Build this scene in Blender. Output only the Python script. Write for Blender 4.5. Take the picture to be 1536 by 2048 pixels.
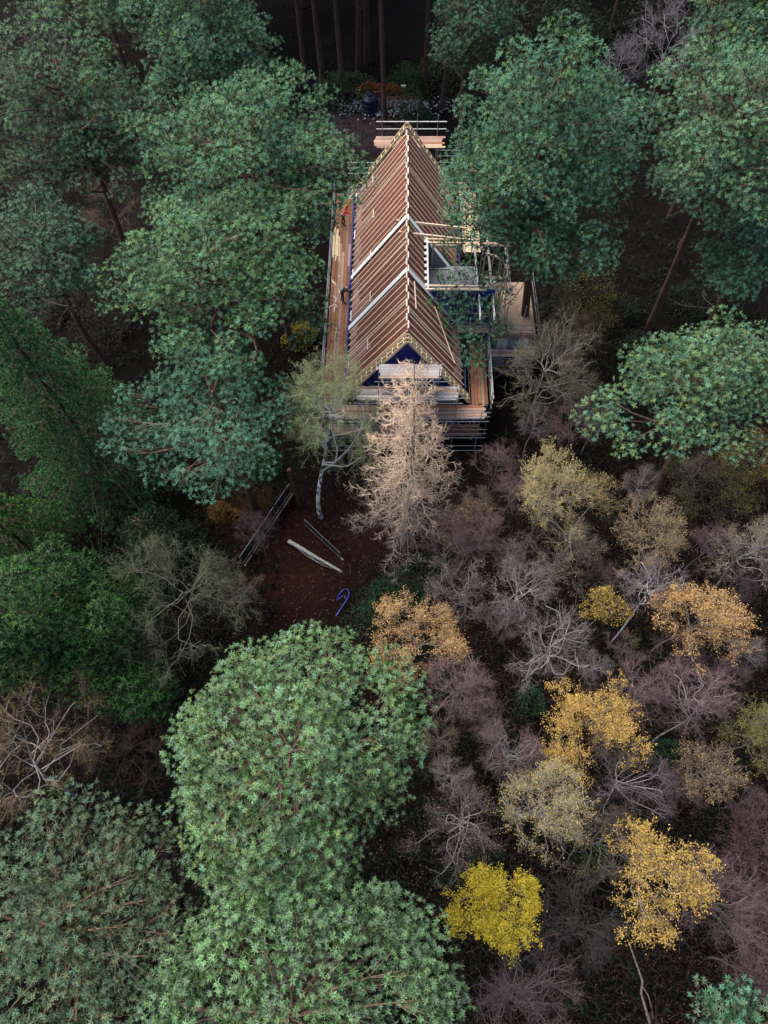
import bpy, math, random
import numpy as np
from mathutils import Vector, Matrix

for o in list(bpy.data.objects):
    bpy.data.objects.remove(o)
scene = bpy.context.scene
COL = scene.collection
R = math.radians

# ------------------------------------------------------------------ camera
CAM_H, PITCH, FPX = 44.0, 63.0, 1400.0          # metres, degrees below horizon, focal length in photo pixels
cam_d = bpy.data.cameras.new('camera'); cam = bpy.data.objects.new('camera', cam_d); COL.objects.link(cam)
cam.location = (0, 0, CAM_H); cam.rotation_euler = (R(90 - PITCH), 0, 0)
cam_d.sensor_fit = 'HORIZONTAL'; cam_d.sensor_width = 36.0; cam_d.lens = 36.0 * FPX / 1536.0
cam_d.clip_start = 0.5; cam_d.clip_end = 1500
scene.camera = cam

# ------------------------------------------------------------------ world, sun, exposure
SUN_EL, SUN_AZ = 58.0, -55.0                     # azimuth from +Y towards +X
w = bpy.data.worlds.new('World'); scene.world = w; w.use_nodes = True
nt = w.node_tree; bg = nt.nodes['Background']
sky = nt.nodes.new('ShaderNodeTexSky'); sky.sky_type = 'NISHITA'; sky.sun_disc = False
sky.sun_elevation = R(SUN_EL); sky.sun_rotation = R(SUN_AZ)
sky.air_density = 1.0; sky.dust_density = 4.0; sky.ozone_density = 1.0
nt.links.new(sky.outputs[0], bg.inputs[0]); bg.inputs[1].default_value = 0.06
sd = bpy.data.lights.new('sun', 'SUN'); sun = bpy.data.objects.new('sun', sd); COL.objects.link(sun)
sd.energy = 1.5; sd.angle = R(60); sd.color = (1.0, 0.95, 0.87)
dirv = Vector((math.sin(R(SUN_AZ)) * math.cos(R(SUN_EL)), math.cos(R(SUN_AZ)) * math.cos(R(SUN_EL)), math.sin(R(SUN_EL))))
sun.rotation_euler = dirv.to_track_quat('Z', 'Y').to_euler(); sun.location = (0, 0, 80)
scene.view_settings.view_transform = 'Standard'; scene.view_settings.look = 'None'
scene.view_settings.exposure = 1.8; scene.view_settings.gamma = 1.0
scene.view_settings.use_curve_mapping = False
scene.render.engine = 'CYCLES'
scene.cycles.max_bounces = 5; scene.cycles.diffuse_bounces = 3; scene.cycles.transmission_bounces = 3
scene.cycles.transparent_max_bounces = 4

# ------------------------------------------------------------------ pixel -> place
SA, CA = math.sin(R(90 - PITCH)), math.cos(R(90 - PITCH))
def ray(x, y):
    u, v = (x - 768) / FPX, (1024 - y) / FPX
    return u, v * CA + SA, v * SA - CA
def G(x, y, z=0.0):
    a, b, c = ray(x, y); t = (CAM_H - z) / -c
    return a * t, b * t, z
def mpp(x, y, z):                                # metres per photo pixel at that place
    a, b, c = ray(x, y); return ((CAM_H - z) / -c) / FPX

# ------------------------------------------------------------------ helpers
def tag(o, label=None, cat=None, group=None, kind=None):
    if label: o['label'] = label
    if cat: o['category'] = cat
    if group: o['group'] = group
    if kind: o['kind'] = kind
    return o
def empty(name, loc=(0, 0, 0), rz=0.0):
    o = bpy.data.objects.new(name, None); COL.objects.link(o); o.location = loc; o.rotation_euler = (0, 0, rz)
    o.empty_display_size = 0.3
    return o
class MB:
    """collects triangles / quads with a colour per vertex and links them as ONE mesh object"""
    def __init__(s): s.v = []; s.c = []; s.f3 = []; s.f4 = []; s.n = 0
    def add(s, v, f, c):
        v = np.asarray(v, np.float32).reshape(-1, 3); f = np.asarray(f, np.int32)
        c = np.asarray(c, np.float32)
        if c.ndim == 1: c = np.tile(c, (len(v), 1))
        s.v.append(v); s.c.append(c)
        (s.f3 if f.shape[1] == 3 else s.f4).append(f + s.n); s.n += len(v)
    def mesh(s, name, mat, smooth=False):
        me = bpy.data.meshes.new(name)
        v = np.concatenate(s.v); c = np.concatenate(s.c)
        li, st, k = [], [], 0
        tot = []
        for fl, q in ((s.f3, 3), (s.f4, 4)):
            if fl:
                f = np.concatenate(fl); li.append(f.ravel())
                st.append(k + np.arange(len(f), dtype=np.int32) * q); tot.append(np.full(len(f), q, np.int32)); k += f.size
        li = np.concatenate(li); st = np.concatenate(st)
        me.vertices.add(len(v)); me.vertices.foreach_set('co', v.ravel())
        me.loops.add(len(li)); me.loops.foreach_set('vertex_index', li)
        me.polygons.add(len(st)); me.polygons.foreach_set('loop_start', st)
        at = me.color_attributes.new('col', 'FLOAT_COLOR', 'POINT')
        at.data.foreach_set('color', np.concatenate([c, np.ones((len(c), 1), np.float32)], 1).ravel())
        me.update(calc_edges=True)
        if smooth: me.polygons.foreach_set('use_smooth', np.ones(len(st), bool))
        me.materials.append(mat)
        return me
    def build(s, name, mat, parent=None, smooth=False):
        o = bpy.data.objects.new(name, s.mesh(name, mat, smooth)); COL.objects.link(o); o.parent = parent
        return o
def nrm(a): return a / np.maximum(np.linalg.norm(a, axis=-1, keepdims=True), 1e-9)
def basis(A):
    h = np.where(np.abs(A[:, 2:3]) < 0.9, np.array([[0, 0, 1.]]), np.array([[1., 0, 0]]))
    B = nrm(np.cross(h, A)); return B, np.cross(A, B)
def prisms(mb, p0, p1, r0, r1, col, k=3):
    """straight tapered k-sided sticks; r1 == 0 gives a pointed tip"""
    p0 = np.asarray(p0, float).reshape(-1, 3); p1 = np.asarray(p1, float).reshape(-1, 3); n = len(p0)
    if n == 0: return
    r0 = np.broadcast_to(np.asarray(r0, float), (n,)); r1 = np.broadcast_to(np.asarray(r1, float), (n,))
    col = np.asarray(col, float); col = np.broadcast_to(col, (n, 3))
    A = nrm(p1 - p0); B, C = basis(A)
    a = np.arange(k) * 2 * np.pi / k
    ring = B[:, None] * np.cos(a)[None, :, None] + C[:, None] * np.sin(a)[None, :, None]
    if np.all(r1 == 0):
        v = np.concatenate([p0[:, None] + ring * r0[:, None, None], p1[:, None]], 1)
        o = np.arange(n)[:, None] * (k + 1)
        f = np.stack([np.stack([o[:, 0] + i, o[:, 0] + (i + 1) % k, o[:, 0] + k], 1) for i in range(k)], 1).reshape(-1, 3)
        mb.add(v, f, np.repeat(col, k + 1, 0))
    else:
        v = np.concatenate([p0[:, None] + ring * r0[:, None, None], p1[:, None] + ring * r1[:, None, None]], 1)
        o = np.arange(n) * (2 * k)
        f = np.stack([np.stack([o + i, o + (i + 1) % k, o + k + (i + 1) % k, o + k + i], 1) for i in range(k)], 1).reshape(-1, 4)
        mb.add(v, f, np.repeat(col, 2 * k, 0))
def pipe(mb, pts, rad, col, k=6):
    """smooth tube through points"""
    pts = np.asarray(pts, float); n = len(pts); rad = np.broadcast_to(np.asarray(rad, float), (n,))
    col = np.asarray(col, float); col = np.broadcast_to(col, (n, 3))
    T = nrm(np.gradient(pts, axis=0)); ref = np.array([0.31, 0.95, 0.1])
    if abs(np.dot(nrm(pts[-1] - pts[0]), nrm(ref))) > 0.9: ref = np.array([1., 0.1, 0.2])
    B = nrm(np.cross(T, ref)); C = np.cross(T, B); a = np.arange(k) * 2 * np.pi / k
    v = pts[:, None] + (B[:, None] * np.cos(a)[None, :, None] + C[:, None] * np.sin(a)[None, :, None]) * rad[:, None, None]
    f = []
    for j in range(n - 1):
        for i in range(k):
            f.append((j * k + i, j * k + (i + 1) % k, (j + 1) * k + (i + 1) % k, (j + 1) * k + i))
    mb.add(v, f, np.repeat(col, k, 0))
    v2 = np.concatenate([v[-1], pts[-1:]]); mb.add(v2, [(i, (i + 1) % k, k) for i in range(k)], col[-1])
    v2 = np.concatenate([v[0], pts[:1]]); mb.add(v2, [((i + 1) % k, i, k) for i in range(k)], col[0])
def tufts(mb, P, A, s, K, spread, wd, col, rng, tip=1.3, root=0.55, t0=8, pale=0.0):
    """rosettes of needle bunches: K slender pointed blades round the axis A at every point P"""
    n = len(P)
    if n == 0: return
    A = nrm(A); B, C = basis(A); s = np.broadcast_to(s, (n,)); col = np.broadcast_to(col, (n, 3))
    ph = (np.arange(K)[None] * 2.39996 + rng.random((n, 1)) * 6.28 + rng.normal(0, .25, (n, K)))
    th = np.radians(t0 + (spread - t0) * ((np.arange(K)[None] + .5) / K) ** .7 + rng.normal(0, 13, (n, K)))
    st, ct = np.sin(th)[..., None], np.cos(th)[..., None]
    rad = B[:, None] * np.cos(ph)[..., None] + C[:, None] * np.sin(ph)[..., None]
    D = A[:, None] * ct + rad * st
    S = nrm(np.cross(D, A[:, None] + 0.001)) * (wd * s)[:, None, None] * .5
    L = (s[:, None] * rng.uniform(.6, 1.2, (n, K)))[..., None]
    p = P[:, None]
    v = np.stack([p + S + D * L * .1, p - S + D * L * .1, p + D * L], 2).reshape(-1, 3)
    f = np.arange(n * K * 3).reshape(-1, 3)
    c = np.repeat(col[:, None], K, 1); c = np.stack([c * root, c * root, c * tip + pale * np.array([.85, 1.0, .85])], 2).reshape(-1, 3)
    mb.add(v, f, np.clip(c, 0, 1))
def leaves(mb, P, size, col, rng, flat=0.5):
    n = len(P)
    if n == 0: return
    N = rng.normal(0, 1, (n, 3)); N[:, 2] = np.abs(N[:, 2]) + flat; N = nrm(N); B, C = basis(N)
    a = rng.random(n) * 6.28; U = B * np.cos(a)[:, None] + C * np.sin(a)[:, None]; W = np.cross(N, U)
    s = (np.broadcast_to(size, (n,)) * rng.uniform(.7, 1.3, n))[:, None]
    v = np.stack([P - U * s * .55, P + W * s * .38 + N * s * .08, P + U * s * .55, P - W * s * .38 + N * s * .08], 1).reshape(-1, 3)
    mb.add(v, np.arange(n * 4).reshape(-1, 4), np.repeat(np.broadcast_to(col, (n, 3)), 4, 0))
def jit(col, n, rng, dv=.18, dh=.06):
    c = np.tile(np.asarray(col, float), (n, 1)); c *= (1 + rng.normal(0, dv, (n, 1))).clip(.45, 1.7); c *= 1 + rng.normal(0, dh, (n, 3))
    return c.clip(0.003, .9)
def pick(cols, wts, n, rng):
    return np.asarray(cols, float)[rng.choice(len(cols), n, p=np.asarray(wts, float) / np.sum(wts))]

# ------------------------------------------------------------------ materials
def mat(name):
    m = bpy.data.materials.new(name); m.use_nodes = True; n = m.node_tree.nodes; b = n['Principled BSDF']
    return m, m.node_tree, b
def solid(name, c, rough=.7, metal=0, spec=.3, noise=0.0, scale=8.0, stretch=(1, 1, 1), rnd=0.0, bump=0.0, c2=None):
    m, t, b = mat(name); b.inputs['Roughness'].default_value = rough; b.inputs['Metallic'].default_value = metal
    b.inputs['Specular IOR Level'].default_value = spec
    c2 = c2 or tuple(x * (1 - noise) for x in c)
    tc = t.nodes.new('ShaderNodeTexCoord'); mp = t.nodes.new('ShaderNodeMapping'); mp.inputs['Scale'].default_value = stretch
    ns = t.nodes.new('ShaderNodeTexNoise'); ns.inputs['Scale'].default_value = scale; ns.inputs['Detail'].default_value = 6; ns.inputs['Roughness'].default_value = .65
    t.links.new(tc.outputs['Object'], mp.inputs[0]); t.links.new(mp.outputs[0], ns.inputs['Vector'])
    rp = t.nodes.new('ShaderNodeValToRGB'); rp.color_ramp.elements[0].position = .36; rp.color_ramp.elements[1].position = .66
    rp.color_ramp.elements[0].color = (*c2, 1); rp.color_ramp.elements[1].color = (*c, 1)
    t.links.new(ns.outputs['Fac'], rp.inputs[0]); out = rp.outputs[0]
    if rnd:
        oi = t.nodes.new('ShaderNodeObjectInfo'); hs = t.nodes.new('ShaderNodeHueSaturation')
        mr = t.nodes.new('ShaderNodeMapRange'); mr.inputs[3].default_value = 1 - rnd; mr.inputs[4].default_value = 1 + rnd
        t.links.new(oi.outputs['Random'], mr.inputs[0]); t.links.new(mr.outputs[0], hs.inputs['Value']); t.links.new(out, hs.inputs['Color']); out = hs.outputs[0]
    t.links.new(out, b.inputs['Base Color'])
    if bump:
        bp = t.nodes.new('ShaderNodeBump'); bp.inputs['Strength'].default_value = bump; bp.inputs['Distance'].default_value = .02
        t.links.new(ns.outputs['Fac'], bp.inputs['Height']); t.links.new(bp.outputs[0], b.inputs['Normal'])
    return m
def vleaf(name, trans=.3, rough=.55, spec=.25):
    m, t, b = mat(name); at = t.nodes.new('ShaderNodeAttribute'); at.attribute_name = 'col'
    b.inputs['Roughness'].default_value = rough; b.inputs['Specular IOR Level'].default_value = spec
    t.links.new(at.outputs['Color'], b.inputs['Base Color'])
    if trans:
        tr = t.nodes.new('ShaderNodeBsdfTranslucent'); mx = t.nodes.new('ShaderNodeMixShader'); mx.inputs[0].default_value = trans
        t.links.new(at.outputs['Color'], tr.inputs[0]); t.links.new(b.outputs[0], mx.inputs[1]); t.links.new(tr.outputs[0], mx.inputs[2])
        t.links.new(mx.outputs[0], t.nodes['Material Output'].inputs[0])
    return m
def vbark(name, scale=9.0, rough=.9):
    m, t, b = mat(name); at = t.nodes.new('ShaderNodeAttribute'); at.attribute_name = 'col'
    b.inputs['Roughness'].default_value = rough; b.inputs['Specular IOR Level'].default_value = .15
    tc = t.nodes.new('ShaderNodeTexCoord'); mp = t.nodes.new('ShaderNodeMapping'); mp.inputs['Scale'].default_value = (1, 1, .35)
    ns = t.nodes.new('ShaderNodeTexNoise'); ns.inputs['Scale'].default_value = scale; ns.inputs['Detail'].default_value = 5
    t.links.new(tc.outputs['Object'], mp.inputs[0]); t.links.new(mp.outputs[0], ns.inputs['Vector'])
    mr = t.nodes.new('ShaderNodeMapRange'); mr.inputs[1].default_value = .3; mr.inputs[2].default_value = .7; mr.inputs[3].default_value = .45; mr.inputs[4].default_value = 1.3
    mx = t.nodes.new('ShaderNodeVectorMath'); mx.operation = 'SCALE'
    t.links.new(ns.outputs['Fac'], mr.inputs[0]); t.links.new(at.outputs['Color'], mx.inputs[0]); t.links.new(mr.outputs[0], mx.inputs['Scale'])
    t.links.new(mx.outputs[0], b.inputs['Base Color'])
    bp = t.nodes.new('ShaderNodeBump'); bp.inputs['Strength'].default_value = .6; bp.inputs['Distance'].default_value = .04
    t.links.new(ns.outputs['Fac'], bp.inputs['Height']); t.links.new(bp.outputs[0], b.inputs['Normal'])
    return m
M = {}
M['needle'] = vleaf('needle', .25, .5, .35)
M['leaf'] = vleaf('leaf', .35, .6, .2)
M['bark'] = vbark('bark')
M['birch'] = vbark('birch', 5.0)
M['twig'] = vleaf('twig', 0, .8, .15)
M['timber'] = solid('timber', (.80, .62, .48), .7, noise=.18, scale=5, stretch=(6, 6, 1), rnd=.10)
M['timber_y'] = solid('timber_y', (.74, .59, .37), .7, noise=.2, scale=6, rnd=.12)
M['sarking'] = solid('sarking', (.180, .062, .042), .85, noise=.45, scale=2.2, c2=(.105, .037, .026))
M['insul'] = solid('insul', (.30, .17, .145), .85, noise=.3, scale=5, rnd=.22)
M['strip'] = solid('strip', (.80, .84, .88), .55, noise=.16, scale=4)
M['white'] = solid('white', (.74, .72, .69), .6, noise=.15, scale=6)
M['blue'] = solid('blue', (.012, .028, .22), .5, noise=.35, scale=1.6, bump=.4)
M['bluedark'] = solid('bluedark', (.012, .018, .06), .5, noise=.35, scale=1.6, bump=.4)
M['greydeck'] = solid('greydeck', (.22, .22, .27), .6, noise=.22, scale=3)
M['greywall'] = solid('greywall', (.33, .36, .42), .6, noise=.22, scale=3)
M['ply'] = solid('ply', (.52, .37, .27), .75, noise=.3, scale=3, rnd=.1)
M['board_red'] = solid('board_red', (.30, .135, .075), .85, noise=.45, scale=4, stretch=(4, 1, 1), rnd=.25)
M['board_grey'] = solid('board_grey', (.46, .42, .42), .85, noise=.4, scale=4, stretch=(1, 5, 1), rnd=.28)
M['board_pink'] = solid('board_pink', (.40, .26, .20), .85, noise=.4, scale=4, stretch=(1, 5, 1), rnd=.25)
M['tube'] = solid('tube', (.34, .355, .39), .45, metal=.35, noise=.35, scale=7, rnd=.2)
M['tubewhite'] = solid('tubewhite', (.62, .62, .62), .5, metal=.1, noise=.25, scale=7, rnd=.1)
M['dark'] = solid('dark', (.012, .012, .016), .6, noise=.3)
M['glass'] = solid('glass', (.012, .016, .03), .15, spec=.5)
M['brick'] = solid('brick', (.24, .12, .085), .9, noise=.4, scale=10)

_mr = [n_ for n_ in M['birch'].node_tree.nodes if n_.type == 'MAP_RANGE'][0]; _mr.inputs[1].default_value = .42; _mr.inputs[2].default_value = .55; _mr.inputs[3].default_value = .06
# ------------------------------------------------------------------ ground
def make_ground():
    xs = np.concatenate([np.linspace(-300, -46, 12), np.linspace(-45, 45, 91), np.linspace(46, 300, 12)])
    ys = np.concatenate([np.linspace(-200, -21, 10), np.linspace(-20, 105, 112), np.linspace(106, 500, 14)])
    X, Y = np.meshgrid(xs, ys)
    Z = -0.10 + .05 * np.sin(X * .9 + .4 * Y) * np.cos(Y * .7) + .045 * np.sin(X * 2.1 + 1) * np.sin(Y * 1.7)
    house = (X > -5.5) & (X < 13) & (Y > 26.5) & (Y < 53); Z = np.where(house, -.05, Z)
    v = np.stack([X, Y, Z], -1).reshape(-1, 3); nx = len(xs); ny = len(ys)
    i = np.arange((ny - 1) * nx).reshape(ny - 1, nx)[:, :-1].ravel()
    f = np.stack([i, i + 1, i + 1 + nx, i + nx], 1)
    rng = np.random.default_rng(3)
    # leaf litter and earth colours: red brown in the clearing, forest shade painted near-black under the trees, mossy places
    def blob(px, py, rx, ry):
        x, y, _ = G(px, py); return np.exp(-(((X - x) / rx) ** 2 + ((Y - y) / ry) ** 2))
    base = np.tile(np.array([.0050, .0036, .0030]), (ny, nx, 1))
    def mix(b, c): return base * (1 - b[..., None]) + np.array(c) * b[..., None]
    nz = .5 + .5 * np.sin(X * .53 + 1.3 * np.sin(Y * .31)) * np.sin(Y * .47 + 1.1 * np.sin(X * .29))
    base = mix(.55 * nz * (X > 2) * (Y < 33), (.0105, .0045, .004))
    base = mix(np.clip(1.3 * blob(590, 1120, 3.4, 3.4), 0, 1), (.027, .0085, .0065))
    base = mix(.9 * blob(740, 1060, 2.5, 2), (.030, .012, .010))
    base = mix(.9 * blob(510, 935, 2.2, 2.0), (.012, .026, .006))
    base = mix(.8 * blob(480, 1010, 2, 1.5), (.045, .022, .008))
    base = mix(.95 * np.clip(1.6 * blob(735, 250, 4.5, 3.2), 0, 1), (.060, .042, .048))
    mb = MB(); mb.add(v, f, base.reshape(-1, 3))
    m, t, b = mat('forest_floor'); at = t.nodes.new('ShaderNodeAttribute'); at.attribute_name = 'col'
    tc = t.nodes.new('ShaderNodeTexCoord'); ns = t.nodes.new('ShaderNodeTexNoise'); ns.inputs['Scale'].default_value = 2.2; ns.inputs['Detail'].default_value = 9; ns.inputs['Roughness'].default_value = .75
    t.links.new(tc.outputs['Object'], ns.inputs['Vector'])
    mr = t.nodes.new('ShaderNodeMapRange'); mr.inputs[1].default_value = .3; mr.inputs[2].default_value = .72; mr.inputs[3].default_value = .35; mr.inputs[4].default_value = 1.45
    mx = t.nodes.new('ShaderNodeVectorMath'); mx.operation = 'SCALE'; t.links.new(ns.outputs['Fac'], mr.inputs[0])
    t.links.new(at.outputs['Color'], mx.inputs[0]); t.links.new(mr.outputs[0], mx.inputs['Scale']); t.links.new(mx.outputs[0], b.inputs['Base Color'])
    b.inputs['Roughness'].default_value = .95; b.inputs['Specular IOR Level'].default_value = .1
    bp = t.nodes.new('ShaderNodeBump'); bp.inputs['Distance'].default_value = .08; t.links.new(ns.outputs['Fac'], bp.inputs['Height']); t.links.new(bp.outputs[0], b.inputs['Normal'])
    tag(mb.build('ground', m), kind='structure')
make_ground()

# ------------------------------------------------------------------ box-like pieces
def box_mesh(name, sx, sy, sz, m, origin=(0, 0, 0)):
    ox, oy, oz = origin
    v = [(x * sx / 2 + ox, y * sy / 2 + oy, z * sz / 2 + oz) for x in (-1, 1) for y in (-1, 1) for z in (-1, 1)]
    f = [(0, 1, 3, 2), (4, 6, 7, 5), (0, 4, 5, 1), (2, 3, 7, 6), (0, 2, 6, 4), (1, 5, 7, 3)]
    me = bpy.data.meshes.new(name); me.from_pydata(v, [], f); me.materials.append(m); return me
def put(name, me, parent, loc=(0, 0, 0), rot=None):
    o = bpy.data.objects.new(name, me); COL.objects.link(o); o.parent = parent; o.location = loc
    if rot is not None: o.rotation_euler = rot
    return o
def box(name, lo, hi, m, parent):
    lo, hi = Vector(lo), Vector(hi); c = (lo + hi) / 2; s = hi - lo
    return put(name, box_mesh(name, s.x, s.y, s.z, m), parent, c)
def frame_rot(d, up=Vector((0, 0, 1))):
    d = d.normalized()
    if abs(d.dot(up)) > .98: up = Vector((0, 1, 0))
    s = up.cross(d).normalized(); u = d.cross(s)
    return Matrix((s, u, d)).transposed().to_euler()       # local z along d, local y up, local x sideways
def beam(name, p0, p1, wd, ht, m, parent):
    p0, p1 = Vector(p0), Vector(p1); L = (p1 - p0).length
    return put(name, box_mesh(name, wd, ht, L, m), parent, (p0 + p1) / 2, frame_rot(p1 - p0))
_tube_cache = {}
def tube_mesh(L, r, m):
    k = (round(L, 2), r, m.name)
    if k not in _tube_cache:
        mb = MB(); pipe(mb, [(0, 0, -L / 2), (0, 0, L / 2)], r, (.5, .5, .5), 7); _tube_cache[k] = mb.mesh('tube', m, True)
    return _tube_cache[k]
def tube(name, p0, p1, m, parent, r=.03):
    p0, p1 = Vector(p0), Vector(p1)
    return put(name, tube_mesh((p1 - p0).length, r, m), parent, (p0 + p1) / 2, frame_rot(p1 - p0))
def poly_prism(name, pts, y0, y1, m, parent):
    """outline in x,z extruded from y0 to y1"""
    n = len(pts); v = [(x, y0, z) for x, z in pts] + [(x, y1, z) for x, z in pts]
    f = [tuple(range(n)), tuple(range(2 * n - 1, n - 1, -1))] + [(i, i + n, (i + 1) % n + n, (i + 1) % n) for i in range(n)]
    me = bpy.data.meshes.new(name); me.from_pydata(v, [], f); me.materials.append(m); return put(name, me, parent)

# ------------------------------------------------------------------ the house under construction
HX, HY, HROT = 1.45, 29.3, R(-0.8)
house = tag(empty('house', (HX, HY, 0), HROT), 'long timber house under construction with bare cream rafters and blue membrane gable', 'house')
RZ, SL, UE, LEN = 10.5, 1.4, 3.95, 20.1            # ridge height, slope, half span, length
def zs(u): return RZ - SL * u
PA = math.atan(SL)
Y1, Y2 = 5.55, 10.5                                # white party wall strips
random.seed(5)
# walls
wl = poly_prism('gable_wall', [(-3.7, 0), (3.7, 0), (3.7, zs(3.7) - .3), (0, zs(0) - .32), (-3.7, zs(3.7) - .3)], .12, .32, M['blue'], house)
for i in range(13):
    x = -3.4 + i * .566 + random.uniform(-.04, .04); top = zs(abs(x)) - .5
    box('membrane_seam', (x, .10, .1), (x + .03, .119, top), M['bluedark'], wl)
poly_prism('gable_wall', [(-3.7, 0), (3.7, 0), (3.7, zs(3.7) - .3), (0, zs(0) - .32), (-3.7, zs(3.7) - .3)], LEN - .32, LEN - .12, M['bluedark'], house)
box('side_wall', (-3.7, .33, 0), (-3.5, LEN - .33, 4.85), M['blue'], house)
box('side_wall', (3.5, .33, 0), (3.7, LEN - .33, 4.85), M['blue'], house)
def window(x0, x1, z0, z1, y, parent):
    wn = box('window', (x0, y - .03, z0), (x1, y - .005, z1), M['glass'], parent)
    cx, cz = (x0 + x1) / 2, (z0 + z1) / 2; hx, hz = (x1 - x0) / 2, (z1 - z0) / 2
    for s in (-1, 1):
        box('frame', (s * (hx + .05) - .05, -.05, -hz - .1), (s * (hx + .05) + .05, .03, hz + .1), M['timber'], wn)
        box('frame', (-hx, -.05, s * (hz + .05) - .05), (hx, .03, s * (hz + .05) + .05), M['timber'], wn)
    return wn
window(2.2, 3.3, 1.2, 2.6, .12, house); window(-3.1, -1.9, 1.2, 2.6, .12, house); window(-.6, .6, 3.4, 4.6, .12, house)
# roof slopes
thick = .14
def slope(side, u0, u1, ya, yb, off, th, m, name, parent):
    nx, nz = side * math.sin(PA), math.cos(PA)
    L = (u1 - u0) / math.cos(PA); u = (u0 + u1) / 2
    c = Vector((side * u - nx * (off + th / 2), (ya + yb) / 2, zs(u) - nz * (off + th / 2)))
    return put(name, box_mesh(name, L, yb - ya, th, m), parent, c, (0, side * PA, 0))
roofL = slope(-1, .02, UE, .34, LEN - .34, .062, .06, M['sarking'], 'roof_slope', house)
roofR1 = slope(1, .02, UE, .34, Y1 - .0, .062, .06, M['sarking'], 'roof_slope', house)
roofR2 = slope(1, .02, 1.25, Y1 + .005, Y2 - .005, .062, .06, M['sarking'], 'roof_slope', house)
roofR3 = slope(1, .02, UE, Y2, LEN - .34, .062, .06, M['sarking'], 'roof_slope', house)
rafter_full = box_mesh('rafter', (UE + .12) / math.cos(PA), .072, .12, M['timber'])
rafter_short = box_mesh('rafter', 1.22 / math.cos(PA), .072, .12, M['timber'])
ridge_me = box_mesh('ridge_piece', .09, .6, .14, M['timber'])
def rafter(side, y, short=False):
    ue = 1.25 if short else UE + .15
    u = (.03 + ue) / 2; nx, nz = side * math.sin(PA), math.cos(PA)
    c = (side * u - nx * .065, y, zs(u) - nz * .065)
    return put('rafter', rafter_short if short else rafter_full, house, c, (0, side * PA, 0))
ny = 33
for i in range(ny):
    y = .55 + i * (LEN - 1.1) / (ny - 1)
    for side in (-1, 1):
        yy = y + (.10 if side > 0 else -.1) + random.uniform(-.025, .025)
        if min(abs(yy - Y1), abs(yy - Y2)) < .2: continue
        if side > 0 and Y1 < yy < Y2:
            rafter(1, yy, True)
            box('trimmer_block', (1.22, yy - .13, zs(1.25) - .10), (1.42, yy + .13, zs(1.25) - .02), M['white'], house)
        else:
            r = rafter(side, yy)
    if i < ny - 1:
        put('ridge_piece', ridge_me, house, ((-.055 if i % 2 else .055), y + .3, RZ + .0))
# closely doubled rafters
for side, y in ((-1, 3.05), (1, 2.2), (-1, 8.3), (-1, 16.7), (1, 15.8), (1, 3.6)):
    rafter(side, y)
# lighter eaves panels between rafters on both slopes
for side in (-1, 1):
    for i in range(ny - 1):
        y = .55 + (i + .5) * (LEN - 1.1) / (ny - 1)
        if side > 0 and Y1 - .4 < y < Y2 + .4: continue
        if min(abs(y - Y1), abs(y - Y2)) < .35: continue
        tall = (i % 7 in (2, 3)) and side < 0
        u0 = UE - (random.uniform(1.35, 1.6) if tall else random.uniform(.42, .62))
        slope(side, u0, UE - .02, y - .2 + (.0 if side < 0 else .1), y + .2, .022, .05, M['insul'], 'insulation_panel', house)
        if i % 7 == 3 and side < 0:
            beam('batten', (-u0, y + .22, zs(u0) + .03), (-u0 , y - .75, zs(u0) + .03), .05, .05, M['white'], house)
            slope(side, u0 + .1, u0 + .45, y - .45, y - .26, .02, .05, M['greydeck'], 'membrane_offcut', house)
            box('upstand', (-UE - .04, y - .75, zs(UE) - .05), (-UE + .03, y + .25, zs(UE) + .1), M['white'], house)
# party wall strips
for ys_ in (Y1, Y2):
    for side in (-1, 1):
        slope(side, .0, UE + .1, ys_ - .21, ys_ + .17, -.07, .05, M['strip'], 'fire_barrier_strip', house)
        slope(side, .0, UE + .1, ys_ + .172, ys_ + .22, -.03, .05, M['dark'], 'barrier_edge', house)
# gable ladders
for yf in (-.42, LEN - .12):
    yb = yf + .5
    for side in (-1, 1):
        ld = empty('gable_ladder'); ld.parent = house
        for k, yy in enumerate((yf, yf + .22, yb) if yf < 1 else (yf, yb)):
            p0 = (side * .02, yy, zs(0) + .02 - (0.12 if yf < 1 and k == 0 else 0)); u1 = UE + .5
            p1 = (side * u1, yy, zs(u1) + .02 - (0.12 if yf < 1 and k == 0 else 0))
            beam('rail', p0, p1, .055, .16, M['timber_y'], ld)
        n = 13
        for k in range(n):
            u = .25 + k * (UE + .1) / (n - 1)
            beam('noggin', (side * u, yf + .03, zs(u) + .03), (side * u, yb - .03, zs(u) + .03), .06, .15, M['timber_y'], ld)
# eaves fascia in blue membrane on both sides
box('eaves_board', (-UE - .28, .3, zs(UE) - .42), (-UE - .17, LEN - .3, zs(UE) - .12), M['blue'], house)
box('eaves_board', (UE + .17, .3, zs(UE) - .42), (UE + .28, Y1, zs(UE) - .12), M['bluedark'], house)
box('eaves_board', (UE + .17, Y2, zs(UE) - .42), (UE + .28, LEN - .3, zs(UE) - .12), M['bluedark'], house)
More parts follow.
